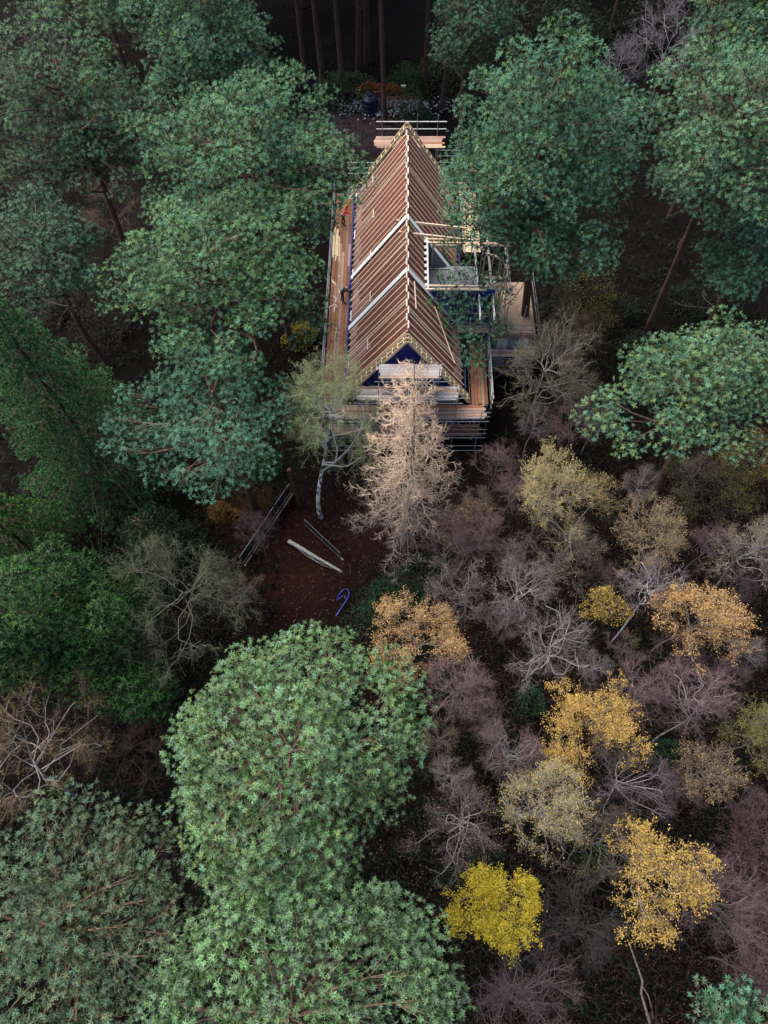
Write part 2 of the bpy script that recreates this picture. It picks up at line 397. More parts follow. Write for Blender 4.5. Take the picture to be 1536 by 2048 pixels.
# wing with flat timber frame to the right
zp = 8.72
box('trimmer', (1.40, Y1 + .05, zs(1.25) - .16), (1.50, Y2 - .05, zs(1.25) + .04), M['white'], house)
poly_prism('party_wall', [(1.5, 5.9), (1.5, zs(1.5) - .03), (UE, zs(UE) - .03), (UE, 4.6)], Y2 - .18, Y2 - .02, M['greywall'], house)
dk = box('deck', (1.3, Y1 + .3, 6.15), (5.1, Y2 - .2, 6.27), M['greydeck'], house)
for a_, b_ in (((-1.6, -2.1, .12), (-1.6, 1.9, .12)), ((-.75, -2.1, .12), (-.75, 1.9, .12)), ((.15, -2.1, .12), (.15, 1.9, .12)), ((-1.6, 1.9, .12), (.15, 1.9, .12))):
    tube('guard_tube', a_, b_, M['tubewhite'], dk, .035)
tool = empty('ladder'); 
tool.location = (HX + 2.75, HY + 8.6, 6.33); tool.rotation_euler = (0, 0, .3)
for s in (-.15, .15): beam('stile', (s, -.6, .05), (s, .6, .05), .05, .07, M['dark'], tool)
for k in range(5): beam('rung', (-.13, -.5 + k * .25, .05), (.13, -.5 + k * .25, .05), .03, .03, M['dark'], tool)
tag(tool, 'short dark ladder lying on the grey flat deck', 'ladder')
ww = poly_prism('wing_wall', [(1.6, 4.0), (6.0, 4.0), (6.0, zp - .1), (1.6, zp - .1)], Y1 + .05, Y1 + .2, M['blue'], house)
ww2 = box('wing_wall', (1.7, Y1 + .2, 0), (6.0, Y2 - .2, 4.0), M['bluedark'], house)
for yy in (Y1 + .02, Y1 + .34):
    beam('wing_plate', (1.3, yy, zp), (5.4, yy, zp), .10, .12, M['timber'], house)
for yy in (Y2 - .55, Y2 - .2):
    beam('wing_plate', (1.5, yy, zp), (4.2, yy, zp), .10, .12, M['timber_y'], house)
for x, yy in ((1.9, Y2 - .36), (3.6, Y2 - .36)):
    beam('post', (x, yy, 6.28), (x, yy, zp - .07), .13, .13, M['timber_y'], house)
beam('header', (1.97, Y2 - .36, zp - .45), (3.53, Y2 - .36, zp - .45), .08, .22, M['timber'], house)
beam('wing_plate', (4.2, Y2 - .2, zp), (5.4, Y2 - 1.2, zp), .08, .1, M['timber'], house)
# rounded bay plate at the end of the wing with its studs
bc = (5.4, Y1 + 1.85); br = 1.55
bay = empty('bay'); bay.parent = house
pts = [(bc[0] + br * math.cos(a), bc[1] + br * math.sin(a), zp) for a in np.linspace(-math.pi / 2, math.pi / 2, 15)]
for k, (a_, b_) in enumerate(zip(pts[:-1], pts[1:])):
    if k % 2 == 0: beam('curved_plate', a_, pts[k + 2], .11, .12, M['timber'], bay)
for a in np.linspace(-1.5, 1.5, 9):
    x, y = bc[0] + (br - .02) * math.cos(a), bc[1] + (br - .02) * math.sin(a)
    beam('stud', (x, y, 4.0), (x, y, zp - .08), .07, .07, M['timber_y'], bay)
for a in np.linspace(-1.2, 1.2, 6):
    a2 = a + .4
    beam('wall_panel', (bc[0] + (br - .14) * math.cos(a), bc[1] + (br - .14) * math.sin(a), 5.2), (bc[0] + (br - .14) * math.cos(a2), bc[1] + (br - .14) * math.sin(a2), 5.2), .03, 2.2, M['bluedark'], bay)
# loose timbers lying on the roof
lt = [((-.75, Y2 + .62, zs(.75) + .16), (4.0, Y2 + .30, RZ - 1.25), .16, 'long pale beam laid across the ridge above the upper white strip'),
      ((-.6, Y2 - .75, zs(.6) + .18), (4.7, Y2 - .65, RZ - 1.5), .15, 'long pale beam laid across the ridge below the upper white strip')]
for p0, p1, h, lab in lt:
    o = beam('loose_beam', Vector(p0), Vector(p1), .09, h, M['timber'], None); mw = Matrix.Translation((HX, HY, 0)) @ Matrix.Rotation(HROT, 4, 'Z')
    o.location = mw @ o.location; tag(o, lab, 'beam')
def on_roof(u, y, up=.04): return Vector((HX + u, HY + y, zs(abs(u)) + up))
o = beam('loose_batten', on_roof(.55, 5.2, .06), on_roof(.62, 2.9, .06), .07, .07, M['timber'], None); tag(o, 'pale batten lying along the ridge just below the lower white strip', 'batten')
o = beam('loose_batten', on_roof(2.0, 4.9, .08), on_roof(3.4, 1.6, .08), .06, .06, M['timber'], None); tag(o, 'long pale batten lying askew down the slope by the wing', 'batten')
st = empty('strap_bundle', (HX + 3.3, HY + Y2 - .02, 6.1)); tag(st, 'green and blue rolled sheeting lying along the party wall edge', 'sheeting roll')
for k, c in enumerate(((.02, .16, .07), (.02, .05, .16), (.35, .28, .02))):
    mm = solid('sheet%d' % k, c, .5, noise=.3)
    tube('roll', (-.55, .3 + k * .16, .78 + .1), (.75, .3 + k * .16, -1.04 + .1), mm, st, .085 if k < 2 else .03)

# annex with plywood deck right of the wing
ax = tag(empty('annex', (0, 0, 0)), 'single storey annex with bare plywood deck beside the tall pine trunk', 'annex')
box('wall', (8.3, 35.3, 0), (11.1, 40.2, 3.9), M['greywall'], ax)
for i in range(3):
    for j in range(2):
        box('deck_panel', (8.2 + i * 1.0, 35.2 + j * 2.55, 3.91), (8.2 + i * 1.0 + .985, 35.2 + j * 2.55 + 2.53, 3.96), M['ply'], ax)
box('fascia_board', (8.15, 35.08, 3.55), (11.25, 35.19, 3.9), M['board_pink'], ax)
for x in (8.5, 10.1): box('wall_sheet', (x, 35.24, 1.9), (x + .75, 35.29, 3.3), M['white'], ax)
box('wall_opening', (9.4, 35.24, .3), (9.95, 35.29, 2.2), M['dark'], ax)

# ------------------------------------------------------------------ scaffolding
def boards_x(parent, x0, x1, y0, n, z, m, dep=.235, overl=.18):      # boards running along x
    for i in range(n):
        a = x0 + random.uniform(-overl, overl); b = x1 + random.uniform(-overl, overl)
        if b - a > 3.9:
            mid = (a + b) / 2 + random.uniform(-.4, .4)
            box('board', (a, y0 + i * dep, z + random.uniform(0, .012)), (mid - .01, y0 + i * dep + dep - .018, z + .045), m(), parent)
            box('board', (mid + .01, y0 + i * dep, z + random.uniform(0, .012)), (b, y0 + i * dep + dep - .018, z + .045), m(), parent)
        else:
            box('board', (a, y0 + i * dep, z), (b, y0 + i * dep + dep - .018, z + .045), m(), parent)
def boards_y(parent, y0, y1, x0, n, z, m, dep=.235):
    for i in range(n):
        a = y0 + random.uniform(-.1, .1)
        while a < y1 - .3:
            b = min(a + random.choice((3.9, 3.0, 2.4)), y1)
            box('board', (x0 + i * dep, a, z + random.uniform(0, .012)), (x0 + i * dep + dep - .02, b - .015, z + .045), m(), parent); a = b
def rgrey(): return random.choice((M['board_grey'], M['board_grey'], M['board_grey'], M['board_pink']))
def rpink(): return random.choice((M['board_pink'], M['board_pink'], M['ply'], M['board_grey'], M['board_red']))
def rred(): return random.choice((M['board_red'], M['board_red'], M['board_red'], M['board_pink']))
T, TW = M['tube'], M['tubewhite']
# front scaffold
fs = tag(empty('scaffold', (0, 27.3, 0)), 'stepped scaffold of grey boards in front of the blue gable', 'scaffold', 'scaffolds round the house')
for x in (-3.6, -1.7, -.35, 1.5, 3.45, 4.85, 6.6):
    top = 9.7 if -.4 < x < 3.5 else (7.4 if x < 5 and x > -2 else 5.3)
    for y in (.1, 1.35):
        t_ = top if y < 1 else top - 1.0
        tube('standard', (x, y, -.1), (x, y, t_), T, fs)
for z, xa, xb, n, m in ((8.45, -.35, 3.6, 5, rgrey), (6.15, -1.75, 4.9, 5, rgrey), (4.05, -3.7, 6.9, 5, rpink), (2.0, -3.7, 6.9, 4, rpink)):
    boards_x(fs, xa, xb, .22, n, z, m)
    for y in (.06, 1.4):
        tube('ledger', (xa - .25, y, z - .06), (xb + .3, y, z - .06), T, fs)
    if z < 8: tube('guard_rail', (xa - .25, .06, z + .5), (xb + .3, .06, z + .5), T, fs)
    tube('guard_rail', (xa - .25, .05, z + 1.0), (xb + .3, .05, z + 1.0), T, fs) if z < 8 else None
    box('toe_board', (xa, .14, z + .05), (xb, .18, z + .22), rgrey(), fs)
    for x in np.arange(xa + .3, xb, 1.6): tube('transom', (x, -.05, z - .12), (x, 1.55, z - .12), T, fs)
tube('brace', (4.85, .05, 4.1), (6.6, .05, 1.9), T, fs); tube('brace', (-3.6, .05, .1), (-1.7, .05, 4.0), T, fs); tube('brace', (3.45, .04, .1), (4.85, .04, 4.0), T, fs)
tube('ledger', (-3.8, .06, .9), (7.2, .06, .9), T, fs); tube('ledger', (-3.8, .06, .25), (7.2, .06, .25), T, fs)
# left scaffold
ls = tag(empty('scaffold', (-4.35, 28.6, 0)), 'long scaffold walkway of red brown boards along the left eaves', 'scaffold', 'scaffolds round the house')
ls.rotation_euler = (0, 0, HROT)
boards_y(ls, 0.2, 21.5, .12, 6, 4.0, rred)
for y in np.arange(.4, 21.6, 2.35):
    tube('standard', (0, y, -.1), (0, y, 5.25), T, ls); tube('standard', (1.52, y, -.1), (1.52, y, 4.1), T, ls)
    tube('transom', (-.12, y + .1, 3.93), (1.6, y + .1, 3.93), T, ls)
for z in (4.45, 5.0): tube('guard_rail', (-.05, .0, z), (-.05, 21.6, z), T, ls, .028)
tube('ledger', (-.05, 0, 3.86), (-.05, 21.6, 3.86), T, ls); tube('ledger', (1.56, 0, 3.86), (1.56, 21.6, 3.86), T, ls)
tube('ledger', (-.05, 0, 2.0), (-.05, 21.6, 2.0), T, ls)
# right scaffold
rs = tag(empty('scaffold', (6.0, 28.7, 0)), 'scaffold walkway of red boards along the right eaves near the gable', 'scaffold', 'scaffolds round the house')
rs.rotation_euler = (0, 0, HROT)
boards_y(rs, 0.1, 5.6, .1, 5, 4.0, rred)
for y in (.15, 1.9, 3.7, 5.4):
    tube('standard', (1.42, y, -.1), (1.42, y, 5.3), T, rs); tube('standard', (0.02, y, -.1), (0.02, y, 4.1), T, rs)
for z in (4.5, 5.05): tube('guard_rail', (1.46, -.2, z), (1.46, 5.8, z), TW, rs, .035)
tube('ledger', (1.46, -.2, 3.9), (1.46, 5.8, 3.9), T, rs); tube('ledger', (0, -.2, 3.9), (0, 5.8, 3.9), T, rs)
# wing scaffold
wsx = tag(empty('scaffold', (7.3, 34.0, 0)), 'scaffold with pale lattice rails round the wing beside the plywood annex', 'scaffold', 'scaffolds round the house')
for x in (-.9, .15, 3.9):
    for y in (.1, 3.3, 6.2):
        tube('standard', (x, y, -.1), (x, y, 8.9 if x < 1 else 5.2), T, wsx)
for z in (8.0, 8.35):
    tube('lattice_beam', (.1, -1.2, z), (.1, 7.0, z), TW, wsx, .04)
    tube('lattice_beam', (-.85, -1.2, z), (-.85, 7.0, z), TW, wsx, .04)
for k in range(16):
    y = -1.1 + k * .5; tube('lattice_web', (.1, y, 8.0), (.1, y + (.25 if k % 2 else .25), 8.35), TW, wsx, .025)
for z in (4.6, 5.1): 
    tube('guard_rail', (.7, .95, z), (4.2, .95, z), T, wsx); tube('guard_rail', (3.95, .5, z), (3.95, 6.5, z), T, wsx)
tube('guard_rail', (-1.4, 6.2, 7.6), (2.6, 6.2, 7.6), T, wsx); tube('guard_rail', (-1.4, 6.2, 8.3), (2.6, 6.2, 8.3), T, wsx)
boards_x(wsx, .3, 3.9, .3, 3, 2.4, rpink); tube('ledger', (.0, .2, 2.3), (4.2, .2, 2.3), T, wsx)
boards_x(wsx, -.1, 2.4, 6.5, 2, 7.2, rpink)
for x in (-2.3, -1.5, 1.3, 2.6):
    tube('standard', (x, .05, -.1), (x, .05, 8.3 if x < 0 else 5.4), T, wsx); tube('standard', (x + .1, 1.1, 3.9), (x + .1, 1.1, 6.9), TW, wsx)
for z in (1.1, 3.3, 5.7, 6.3, 7.3): tube('ledger', (-2.6, .02, z), (4.1 if z < 5 else .9, .02, z), T, wsx)
boards_x(wsx, -2.5, .2, .15, 3, 5.2, rpink); boards_x(wsx, -.7, .9, 1.4, 4, 7.0, rpink); boards_x(wsx, .2, 1.4, 3.2, 6, 6.2, rgrey)
for z in (7.4, 7.9): tube('guard_rail', (1.5, 1.2, z), (1.5, 6.4, z), TW, wsx)
for y in (1.3, 2.9, 4.6, 6.2): tube('standard', (1.5, y, 3.9), (1.5, y, 8.3), TW, wsx)
tube('brace', (-2.3, .0, 1.0), (.15, .0, 5.0), T, wsx); tube('brace', (1.5, 1.3, 4.2), (1.5, 4.6, 7.9), T, wsx); tube('brace', (1.3, .0, .2), (3.9, .0, 3.2), T, wsx)
# far scaffold
fr = tag(empty('scaffold', (1.6, 50.1, 0)), 'scaffold platform of pink grey boards behind the far gable', 'scaffold', 'scaffolds round the house')
boards_x(fr, -2.3, 3.1, .15, 6, 8.1, rpink)
for x in (-1.75, 1.0, 2.6):
    tube('standard', (x, .05, -.1), (x, .05, 8.2), T, fr); tube('standard', (x, 1.6, -.1), (x, 1.6, 9.9), T, fr)
for z in (8.7, 9.3): tube('guard_rail', (-2.2, 1.62, z), (3.3, 1.62, z), TW, fr, .04)
for z in (5.0, 5.5, 6.0): tube('guard_rail', (-4.6, 1.3, z), (-1.6, 1.3, z), TW, fr); tube('guard_rail', (2.6, 1.3, z), (5.2, 1.3, z), T, fr)
for z in (6.6, 7.1): tube('guard_rail', (2.6, 1.3, z), (5.0, 1.3, z), T, fr)
tube('standard', (-4.4, 1.3, -.1), (-4.4, 1.3, 6.6), TW, fr); tube('standard', (4.4, 1.3, -.1), (4.4, 1.3, 7.4), T, fr)
tube('brace', (-4.4, 1.25, 6.5), (-2.9, -.2, 4.1), TW, fr)
box('corner_platform', (-4.6, -.6, 4.0), (-2.2, 1.2, 4.06), M['board_grey'], fr)
# right rear scaffold where a worker stands
rr = tag(empty('scaffold', (6.0, 43.2, 0)), 'scaffold walkway of yellowish boards along the right rear eaves', 'scaffold', 'scaffolds round the house')
boards_y(rr, .2, 8.4, .25, 6, 4.0, lambda: random.choice((M['ply'], M['timber_y'], M['board_pink'])))
for y in (.3, 2.9, 5.6, 8.2):
    tube('standard', (1.8, y, -.1), (1.8, y, 5.6), TW, rr, .04); tube('standard', (.15, y, -.1), (.15, y, 4.1), T, rr)
for z in (4.5, 5.1): tube('guard_rail', (1.84, .0, z), (1.84, 8.5, z), T, rr); tube('guard_rail', (.4, 8.4, z), (2.2, 8.4, z), TW, rr)
tube('ledger', (1.84, 0, 3.9), (1.84, 8.5, 3.9), T, rr); tube('ledger', (.1, 0, 3.9), (.1, 8.5, 3.9), T, rr)

# loose planks stacked on the left walkway
for k in range(7):
    x = -4.05 + .085 * k + random.uniform(-.03, .03); y = 42.6 + random.uniform(-.4, .4)
    o = beam('plank', (x, y, 4.08 + .03 * (k % 3)), (x + random.uniform(-.05, .2), y + random.uniform(2.6, 3.8), 4.08 + .03 * (k % 3)), .08, .04, M['timber_y'], None)
    tag(o, 'loose yellow plank in the pile on the left walkway', 'plank', 'planks piled on the left walkway')
for k in range(12):
    x = -3.95 + random.uniform(0, .7); y = 38.6 + random.uniform(-1.4, 3.2); a = random.uniform(-.9, .9); L = random.uniform(.12, .3)
    o = beam('offcut', (x - L * math.sin(a), y - L * math.cos(a), 4.075), (x + L * math.sin(a), y + L * math.cos(a), 4.075), .06, .04, M['timber'], None)
    tag(o, 'small pale timber offcut on the red left walkway', 'offcut', 'offcuts on the left walkway')

# ------------------------------------------------------------------ trees
UP = np.array([0, 0, 1.])
PINE_BARK = [(.17, .078, .055), (.095, .058, .050)]
def trunk_path(base, top, rng, bend=.25, n=9):
    base = np.array(base, float); top = np.array(top, float); t = np.linspace(0, 1, n)[:, None]
    p = base + (top - base) * t; w1, w2 = rng.normal(0, bend, 2), rng.normal(0, bend, 2)
    p[:, :2] += np.sin(t * math.pi) * w1 + np.sin(t * 2 * math.pi) * w2 * .5
    return p
def lump(d, rng, n=7, amp=.14):
    r = np.ones(len(d))
    for _ in range(n):
        k = nrm(rng.normal(0, 1, 3)); r += amp * np.clip((d @ k - .55) / .45, 0, 1) * rng.choice([-1, 1], p=[.45, .55])
    return r
def at_crown(px, py, z): x, y, _ = G(px, py, z); return (x, y, z)
def pine(name, label, base, cc, rad, ncl=90, clr=.8, dens=55, ts=.165, cols=((.115, .200, .135), (.10, .185, .10)), wts=(1, 1), seed=1, low=-.25,
         inner=.25, K=14, group=None, r0=.26, amp=.16, droop=0.0, dead=0, hole=None, lean=None, cat='tree', limbs=1.0, bend=.25, flat=.6, wd=.19, gap=1.3, sp=1.95, extra=(), lobsep=.55, thin=.25, pale=.065):
    wts = (list(wts) + [.6] * len(cols))[:len(cols)]
    rng = np.random.default_rng(seed); cc = np.array(cc, float); rad = np.maximum(np.array(rad, float) - clr * np.array([.6, .6, .3]), .8)
    base = np.array([base[0], base[1], -.12])
    root = tag(empty(name, tuple(base)), label, cat, group)
    top = cc + UP * rad[2] * .55
    path = trunk_path(base, top, rng, bend) - base
    zz = np.linspace(0, 1, len(path))
    tcol = np.array(PINE_BARK[1]) * (1 - zz[:, None]) + np.array(PINE_BARK[0]) * zz[:, None]
    tm = MB(); pipe(tm, path, r0 * (1 - .72 * zz) + .04 * (zz < .05), tcol, 9); tm.build('trunk', M['bark'], root, True)
    # clump centres over the crown envelope
    dl = nrm(rng.normal(0, 1, (400, 3))); dl = dl[dl[:, 2] > max(low, -.55)]; lob = [np.array([0, 0, 1.])]
    for q_ in dl:
        if all(np.dot(q_, o_) < lobsep for o_ in lob): lob.append(q_)
    lob = np.array(lob); lc = cc + lob * rad * rng.uniform(.48, .76, (len(lob), 1)); lr = rad * (1 - .56) * rng.uniform(.7, 1.25, (len(lob), 1)) * (1 + amp * rng.normal(0, .5, (len(lob), 1))).clip(.75, 1.25)
    li_ = rng.integers(0, len(lob), 9000); d = nrm(rng.normal(0, 1, (9000, 3))); keep = d[:, 2] > min(low, -.15) - .1; li_, d = li_[keep], d[keep]
    cand = lc[li_] + d * lr[li_] * rng.uniform(.88, 1.05, (len(d), 1))
    nd_ = np.linalg.norm((cand[:, None] - lc[None]) / lr[None], axis=2); nd_[np.arange(len(cand)), li_] = 9; cand = cand[nd_.min(1) > .8]
    f_ = rng.uniform(1.5, 2.2, 6); ph_ = rng.uniform(0, 6.28, 6); nz_ = sum(np.sin(cand[:, k_ % 3] * f_[k_] + cand[:, (k_ + 1) % 3] * f_[(k_ + 2) % 6] * .6 + ph_[k_]) for k_ in range(6))
    cand = cand[nz_ > np.quantile(nz_, thin)]
    din = nrm(rng.normal(0, 1, (1500, 3))); din = din[din[:, 2] > low - .2]; cin = cc + din * rad * rng.uniform(.3, .75, (len(din), 1))
    sel = []
    def darts(c, nmax, md):
        k = 0
        for p in c:
            if hole is not None and any(np.linalg.norm((p - cc) / rad - h[0]) < h[1] for h in hole): continue
            if all((p[0] - q[0]) ** 2 + (p[1] - q[1]) ** 2 + 1.4 * (p[2] - q[2]) ** 2 > md * md for q in sel):
                sel.append(p); k += 1
                if k >= nmax: break
    darts(cand, int(ncl * 1.5), clr * gap); no = len(sel); darts(cin, int(ncl * inner * 1.6), clr * 1.0); nsel = len(sel)
    sel += [np.array(at_crown(*e_)) for e_ in extra]
    sel = np.array(sel) - base; ccl = cc - base
    # limbs
    bm = MB(); step = 1
    trunk_z = path[:, 2]
    for i, c in enumerate(sel):
        if rng.random() > limbs * (.75 if i < nsel else .4): continue
        hz = np.clip(c[2] - rng.uniform(.25, .6) * np.hypot(*(c[:2] - ccl[:2])) - .2, trunk_z[-1] * .42, trunk_z[-1] * .98)
        a = np.array([np.interp(hz, trunk_z, path[:, 0]), np.interp(hz, trunk_z, path[:, 1]), hz])
        t = np.linspace(0, 1, 5)[:, None]; q = a + (c - a) * t; L = np.linalg.norm(c - a)
        q += np.sin(t * math.pi) * rng.normal(0, .09 * L, 3) ; q[:, 2] += (t[:, 0] - t[:, 0] ** 2) * -.25 * L * rng.uniform(-.3, 1)
        rb = np.linspace(.03 + .010 * L, .014, 5)
        if i % 4 == 0 and i < nsel: rb *= 1.8
        if i >= nsel: rb = np.minimum(rb, .035)
        pipe(bm, q, rb, jit((.165, .108, .08), 1, rng, .25)[0], 4)
        m = 4; tgt = c + nrm(rng.normal(0, 1, (m, 3)) + UP * .3) * clr * .8
        prisms(bm, np.tile(q[3], (m, 1)), tgt, .018, .008, jit((.16, .115, .09), m, rng), 3)
    if dead:
        for _ in range(dead):
            a = path[int(len(path) * rng.uniform(.35, .75))]; dirn = nrm(np.array([*rng.normal(0, 1, 2), -.05])); L = rng.uniform(1.2, 3)
            t = np.linspace(0, 1, 5)[:, None]; q = a + dirn * L * t + np.sin(t * 3) * rng.normal(0, .15, 3)
            pipe(bm, q, np.linspace(.04, .012, 5), (.16, .14, .125), 4)
            m = 14; ti = rng.uniform(.3, 1, m); s = a + dirn * L * ti[:, None]
            prisms(bm, s, s + nrm(rng.normal(0, 1, (m, 3)) + dirn) * rng.uniform(.3, .9, (m, 1)), .012, 0, (.17, .15, .135), 3)
    bm.build('limbs', M['bark'], root, True)
    # shoots
    cm = MB(); P, A, C, S, O = [], [], [], [], []
    for i, c in enumerate(sel):
        xt = i >= nsel
        rc = clr * (rng.uniform(.65, 1.3) if not xt else rng.uniform(.7, 1.05)); n = int(dens * 2.1 * rc * rc * (1 if i < no else (.6 if not xt else .8)))
        e = nrm(rng.normal(0, 1, (n, 3))); e[:, 2] = np.where(e[:, 2] < -.3, -e[:, 2], e[:, 2])
        outer = rng.random(n) < .6; rf = np.where(outer, rng.uniform(.95, 1.12, n), rng.uniform(.35, .78, n))[:, None]; O.append(outer)
        p = c + e * np.array([rc, rc, rc * flat]) * rf
        out = nrm((c - ccl)[None]); P.append(p); A.append(e * .7 + UP * .6 + out * .3 + rng.normal(0, .2, (n, 3)))
        cc_ = pick(cols, np.asarray(wts) * rng.uniform(.3, 1.7, len(wts)), n, rng) * (1 + rng.normal(0, .13)); C.append(cc_ * (1 + rng.normal(0, .2, (n, 1))).clip(.5, 1.6))
        S.append(ts * rng.uniform(.8, 1.25, n))
    P, A, C, S, O = map(np.concatenate, (P, A, C, S, O))
    # young pale rosettes stand apart at the surface, old needles in the depth darkened, crown shade put into their colour
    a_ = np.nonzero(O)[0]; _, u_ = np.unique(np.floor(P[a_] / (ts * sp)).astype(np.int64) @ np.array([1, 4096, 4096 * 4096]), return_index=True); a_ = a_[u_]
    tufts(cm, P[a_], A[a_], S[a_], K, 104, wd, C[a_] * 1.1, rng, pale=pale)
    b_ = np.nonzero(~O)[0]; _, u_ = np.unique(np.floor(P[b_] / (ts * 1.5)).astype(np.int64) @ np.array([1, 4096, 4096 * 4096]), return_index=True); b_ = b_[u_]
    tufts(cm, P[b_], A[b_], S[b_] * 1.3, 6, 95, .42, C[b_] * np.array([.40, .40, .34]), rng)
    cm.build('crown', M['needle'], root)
    return root
# needle colours
GR = ((.180, .340, .150), (.138, .290, .095), (.175, .335, .195), (.220, .335, .105)); GRw = (1, 1, .8, .6)     # fresh light green
TE = ((.100, .280, .172), (.078, .232, .125), (.140, .310, .205)); TEw = (1, .8, .6)    # blue green
GY = ((.135, .230, .140), (.105, .190, .105), (.170, .235, .110)); GYw = (1, 1, .6)     # dull grey green
def P(name, label, px, py, z, wpx, ry, rz, base=None, **k):
    c = at_crown(px, py, z); rx = wpx / 2 * mpp(px, py, z)
    b = (c[0], c[1]) if base is None else G(base[0], base[1])[:2]
    return pine(name, label, b, c, (rx, ry, rz), **k)
GP = 'pines'
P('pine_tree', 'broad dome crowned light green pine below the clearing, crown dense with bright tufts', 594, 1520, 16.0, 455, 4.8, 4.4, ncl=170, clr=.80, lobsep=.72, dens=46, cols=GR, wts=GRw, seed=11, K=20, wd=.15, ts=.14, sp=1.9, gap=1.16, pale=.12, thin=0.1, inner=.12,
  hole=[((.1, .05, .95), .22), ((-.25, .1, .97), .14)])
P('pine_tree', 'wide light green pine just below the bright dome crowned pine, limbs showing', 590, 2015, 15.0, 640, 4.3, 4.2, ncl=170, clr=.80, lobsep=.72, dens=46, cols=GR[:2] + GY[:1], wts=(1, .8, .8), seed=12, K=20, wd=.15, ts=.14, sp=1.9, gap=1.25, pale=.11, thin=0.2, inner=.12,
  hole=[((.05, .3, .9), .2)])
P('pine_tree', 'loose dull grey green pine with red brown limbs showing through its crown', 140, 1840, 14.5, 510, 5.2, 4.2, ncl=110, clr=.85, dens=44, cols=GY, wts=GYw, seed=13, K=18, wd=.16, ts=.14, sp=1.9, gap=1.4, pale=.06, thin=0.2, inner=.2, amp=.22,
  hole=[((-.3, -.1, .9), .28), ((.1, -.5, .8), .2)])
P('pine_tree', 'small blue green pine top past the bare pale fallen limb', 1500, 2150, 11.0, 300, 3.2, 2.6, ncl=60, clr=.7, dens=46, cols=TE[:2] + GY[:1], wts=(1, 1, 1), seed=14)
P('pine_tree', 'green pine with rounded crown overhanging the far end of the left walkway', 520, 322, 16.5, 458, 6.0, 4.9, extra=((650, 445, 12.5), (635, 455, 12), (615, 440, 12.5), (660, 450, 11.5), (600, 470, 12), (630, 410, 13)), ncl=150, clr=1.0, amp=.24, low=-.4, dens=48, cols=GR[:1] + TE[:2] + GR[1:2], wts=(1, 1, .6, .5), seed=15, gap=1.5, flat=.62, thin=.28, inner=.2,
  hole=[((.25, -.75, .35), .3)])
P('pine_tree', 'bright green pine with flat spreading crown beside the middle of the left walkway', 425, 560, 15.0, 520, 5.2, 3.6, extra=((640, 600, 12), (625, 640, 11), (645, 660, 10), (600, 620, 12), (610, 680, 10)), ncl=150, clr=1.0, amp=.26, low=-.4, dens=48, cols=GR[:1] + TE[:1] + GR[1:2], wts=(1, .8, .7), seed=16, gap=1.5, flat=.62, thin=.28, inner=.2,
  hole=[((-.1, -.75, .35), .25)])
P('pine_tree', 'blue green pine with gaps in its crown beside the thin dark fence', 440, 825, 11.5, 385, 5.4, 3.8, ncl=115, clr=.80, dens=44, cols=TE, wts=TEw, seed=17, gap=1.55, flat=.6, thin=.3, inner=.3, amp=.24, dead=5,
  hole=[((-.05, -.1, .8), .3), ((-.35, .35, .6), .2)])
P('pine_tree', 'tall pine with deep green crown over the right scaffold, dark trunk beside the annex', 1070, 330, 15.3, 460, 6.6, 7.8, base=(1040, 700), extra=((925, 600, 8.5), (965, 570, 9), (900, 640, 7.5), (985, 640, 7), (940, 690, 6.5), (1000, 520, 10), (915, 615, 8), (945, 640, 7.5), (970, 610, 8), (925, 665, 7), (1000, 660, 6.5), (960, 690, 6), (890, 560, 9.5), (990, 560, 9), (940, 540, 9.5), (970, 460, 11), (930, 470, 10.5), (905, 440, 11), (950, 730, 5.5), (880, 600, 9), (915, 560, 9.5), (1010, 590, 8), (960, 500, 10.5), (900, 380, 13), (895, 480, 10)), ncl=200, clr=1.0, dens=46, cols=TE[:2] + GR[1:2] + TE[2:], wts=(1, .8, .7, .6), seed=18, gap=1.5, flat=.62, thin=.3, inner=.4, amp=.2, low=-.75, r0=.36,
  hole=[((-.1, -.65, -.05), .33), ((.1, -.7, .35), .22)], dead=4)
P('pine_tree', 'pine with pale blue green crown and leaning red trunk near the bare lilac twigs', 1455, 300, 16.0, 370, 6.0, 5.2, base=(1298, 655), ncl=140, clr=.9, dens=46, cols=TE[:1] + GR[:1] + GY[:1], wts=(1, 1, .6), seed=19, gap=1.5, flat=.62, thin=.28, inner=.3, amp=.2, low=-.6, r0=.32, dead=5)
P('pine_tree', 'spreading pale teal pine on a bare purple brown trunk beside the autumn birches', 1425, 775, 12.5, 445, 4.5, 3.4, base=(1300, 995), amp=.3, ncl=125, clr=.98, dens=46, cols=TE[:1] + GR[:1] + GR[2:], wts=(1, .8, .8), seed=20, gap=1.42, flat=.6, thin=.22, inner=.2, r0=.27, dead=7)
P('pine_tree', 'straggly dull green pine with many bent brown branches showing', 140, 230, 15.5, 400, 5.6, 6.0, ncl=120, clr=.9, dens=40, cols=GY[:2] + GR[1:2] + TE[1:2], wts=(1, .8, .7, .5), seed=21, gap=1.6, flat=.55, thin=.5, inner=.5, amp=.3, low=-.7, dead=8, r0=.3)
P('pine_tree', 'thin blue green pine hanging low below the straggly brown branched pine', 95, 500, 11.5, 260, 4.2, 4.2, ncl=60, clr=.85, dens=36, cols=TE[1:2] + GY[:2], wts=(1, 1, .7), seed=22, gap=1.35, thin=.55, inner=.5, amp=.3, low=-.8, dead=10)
P('pine_tree', 'dark teal pine standing behind the pine with the rounded crown', 415, 70, 16.5, 330, 5.4, 5.2, ncl=110, clr=.9, dens=44, cols=TE[1:] + GR[1:2], wts=(1, .8, .6), seed=23, gap=1.5, thin=.3, inner=.4, amp=.25, low=-.7)
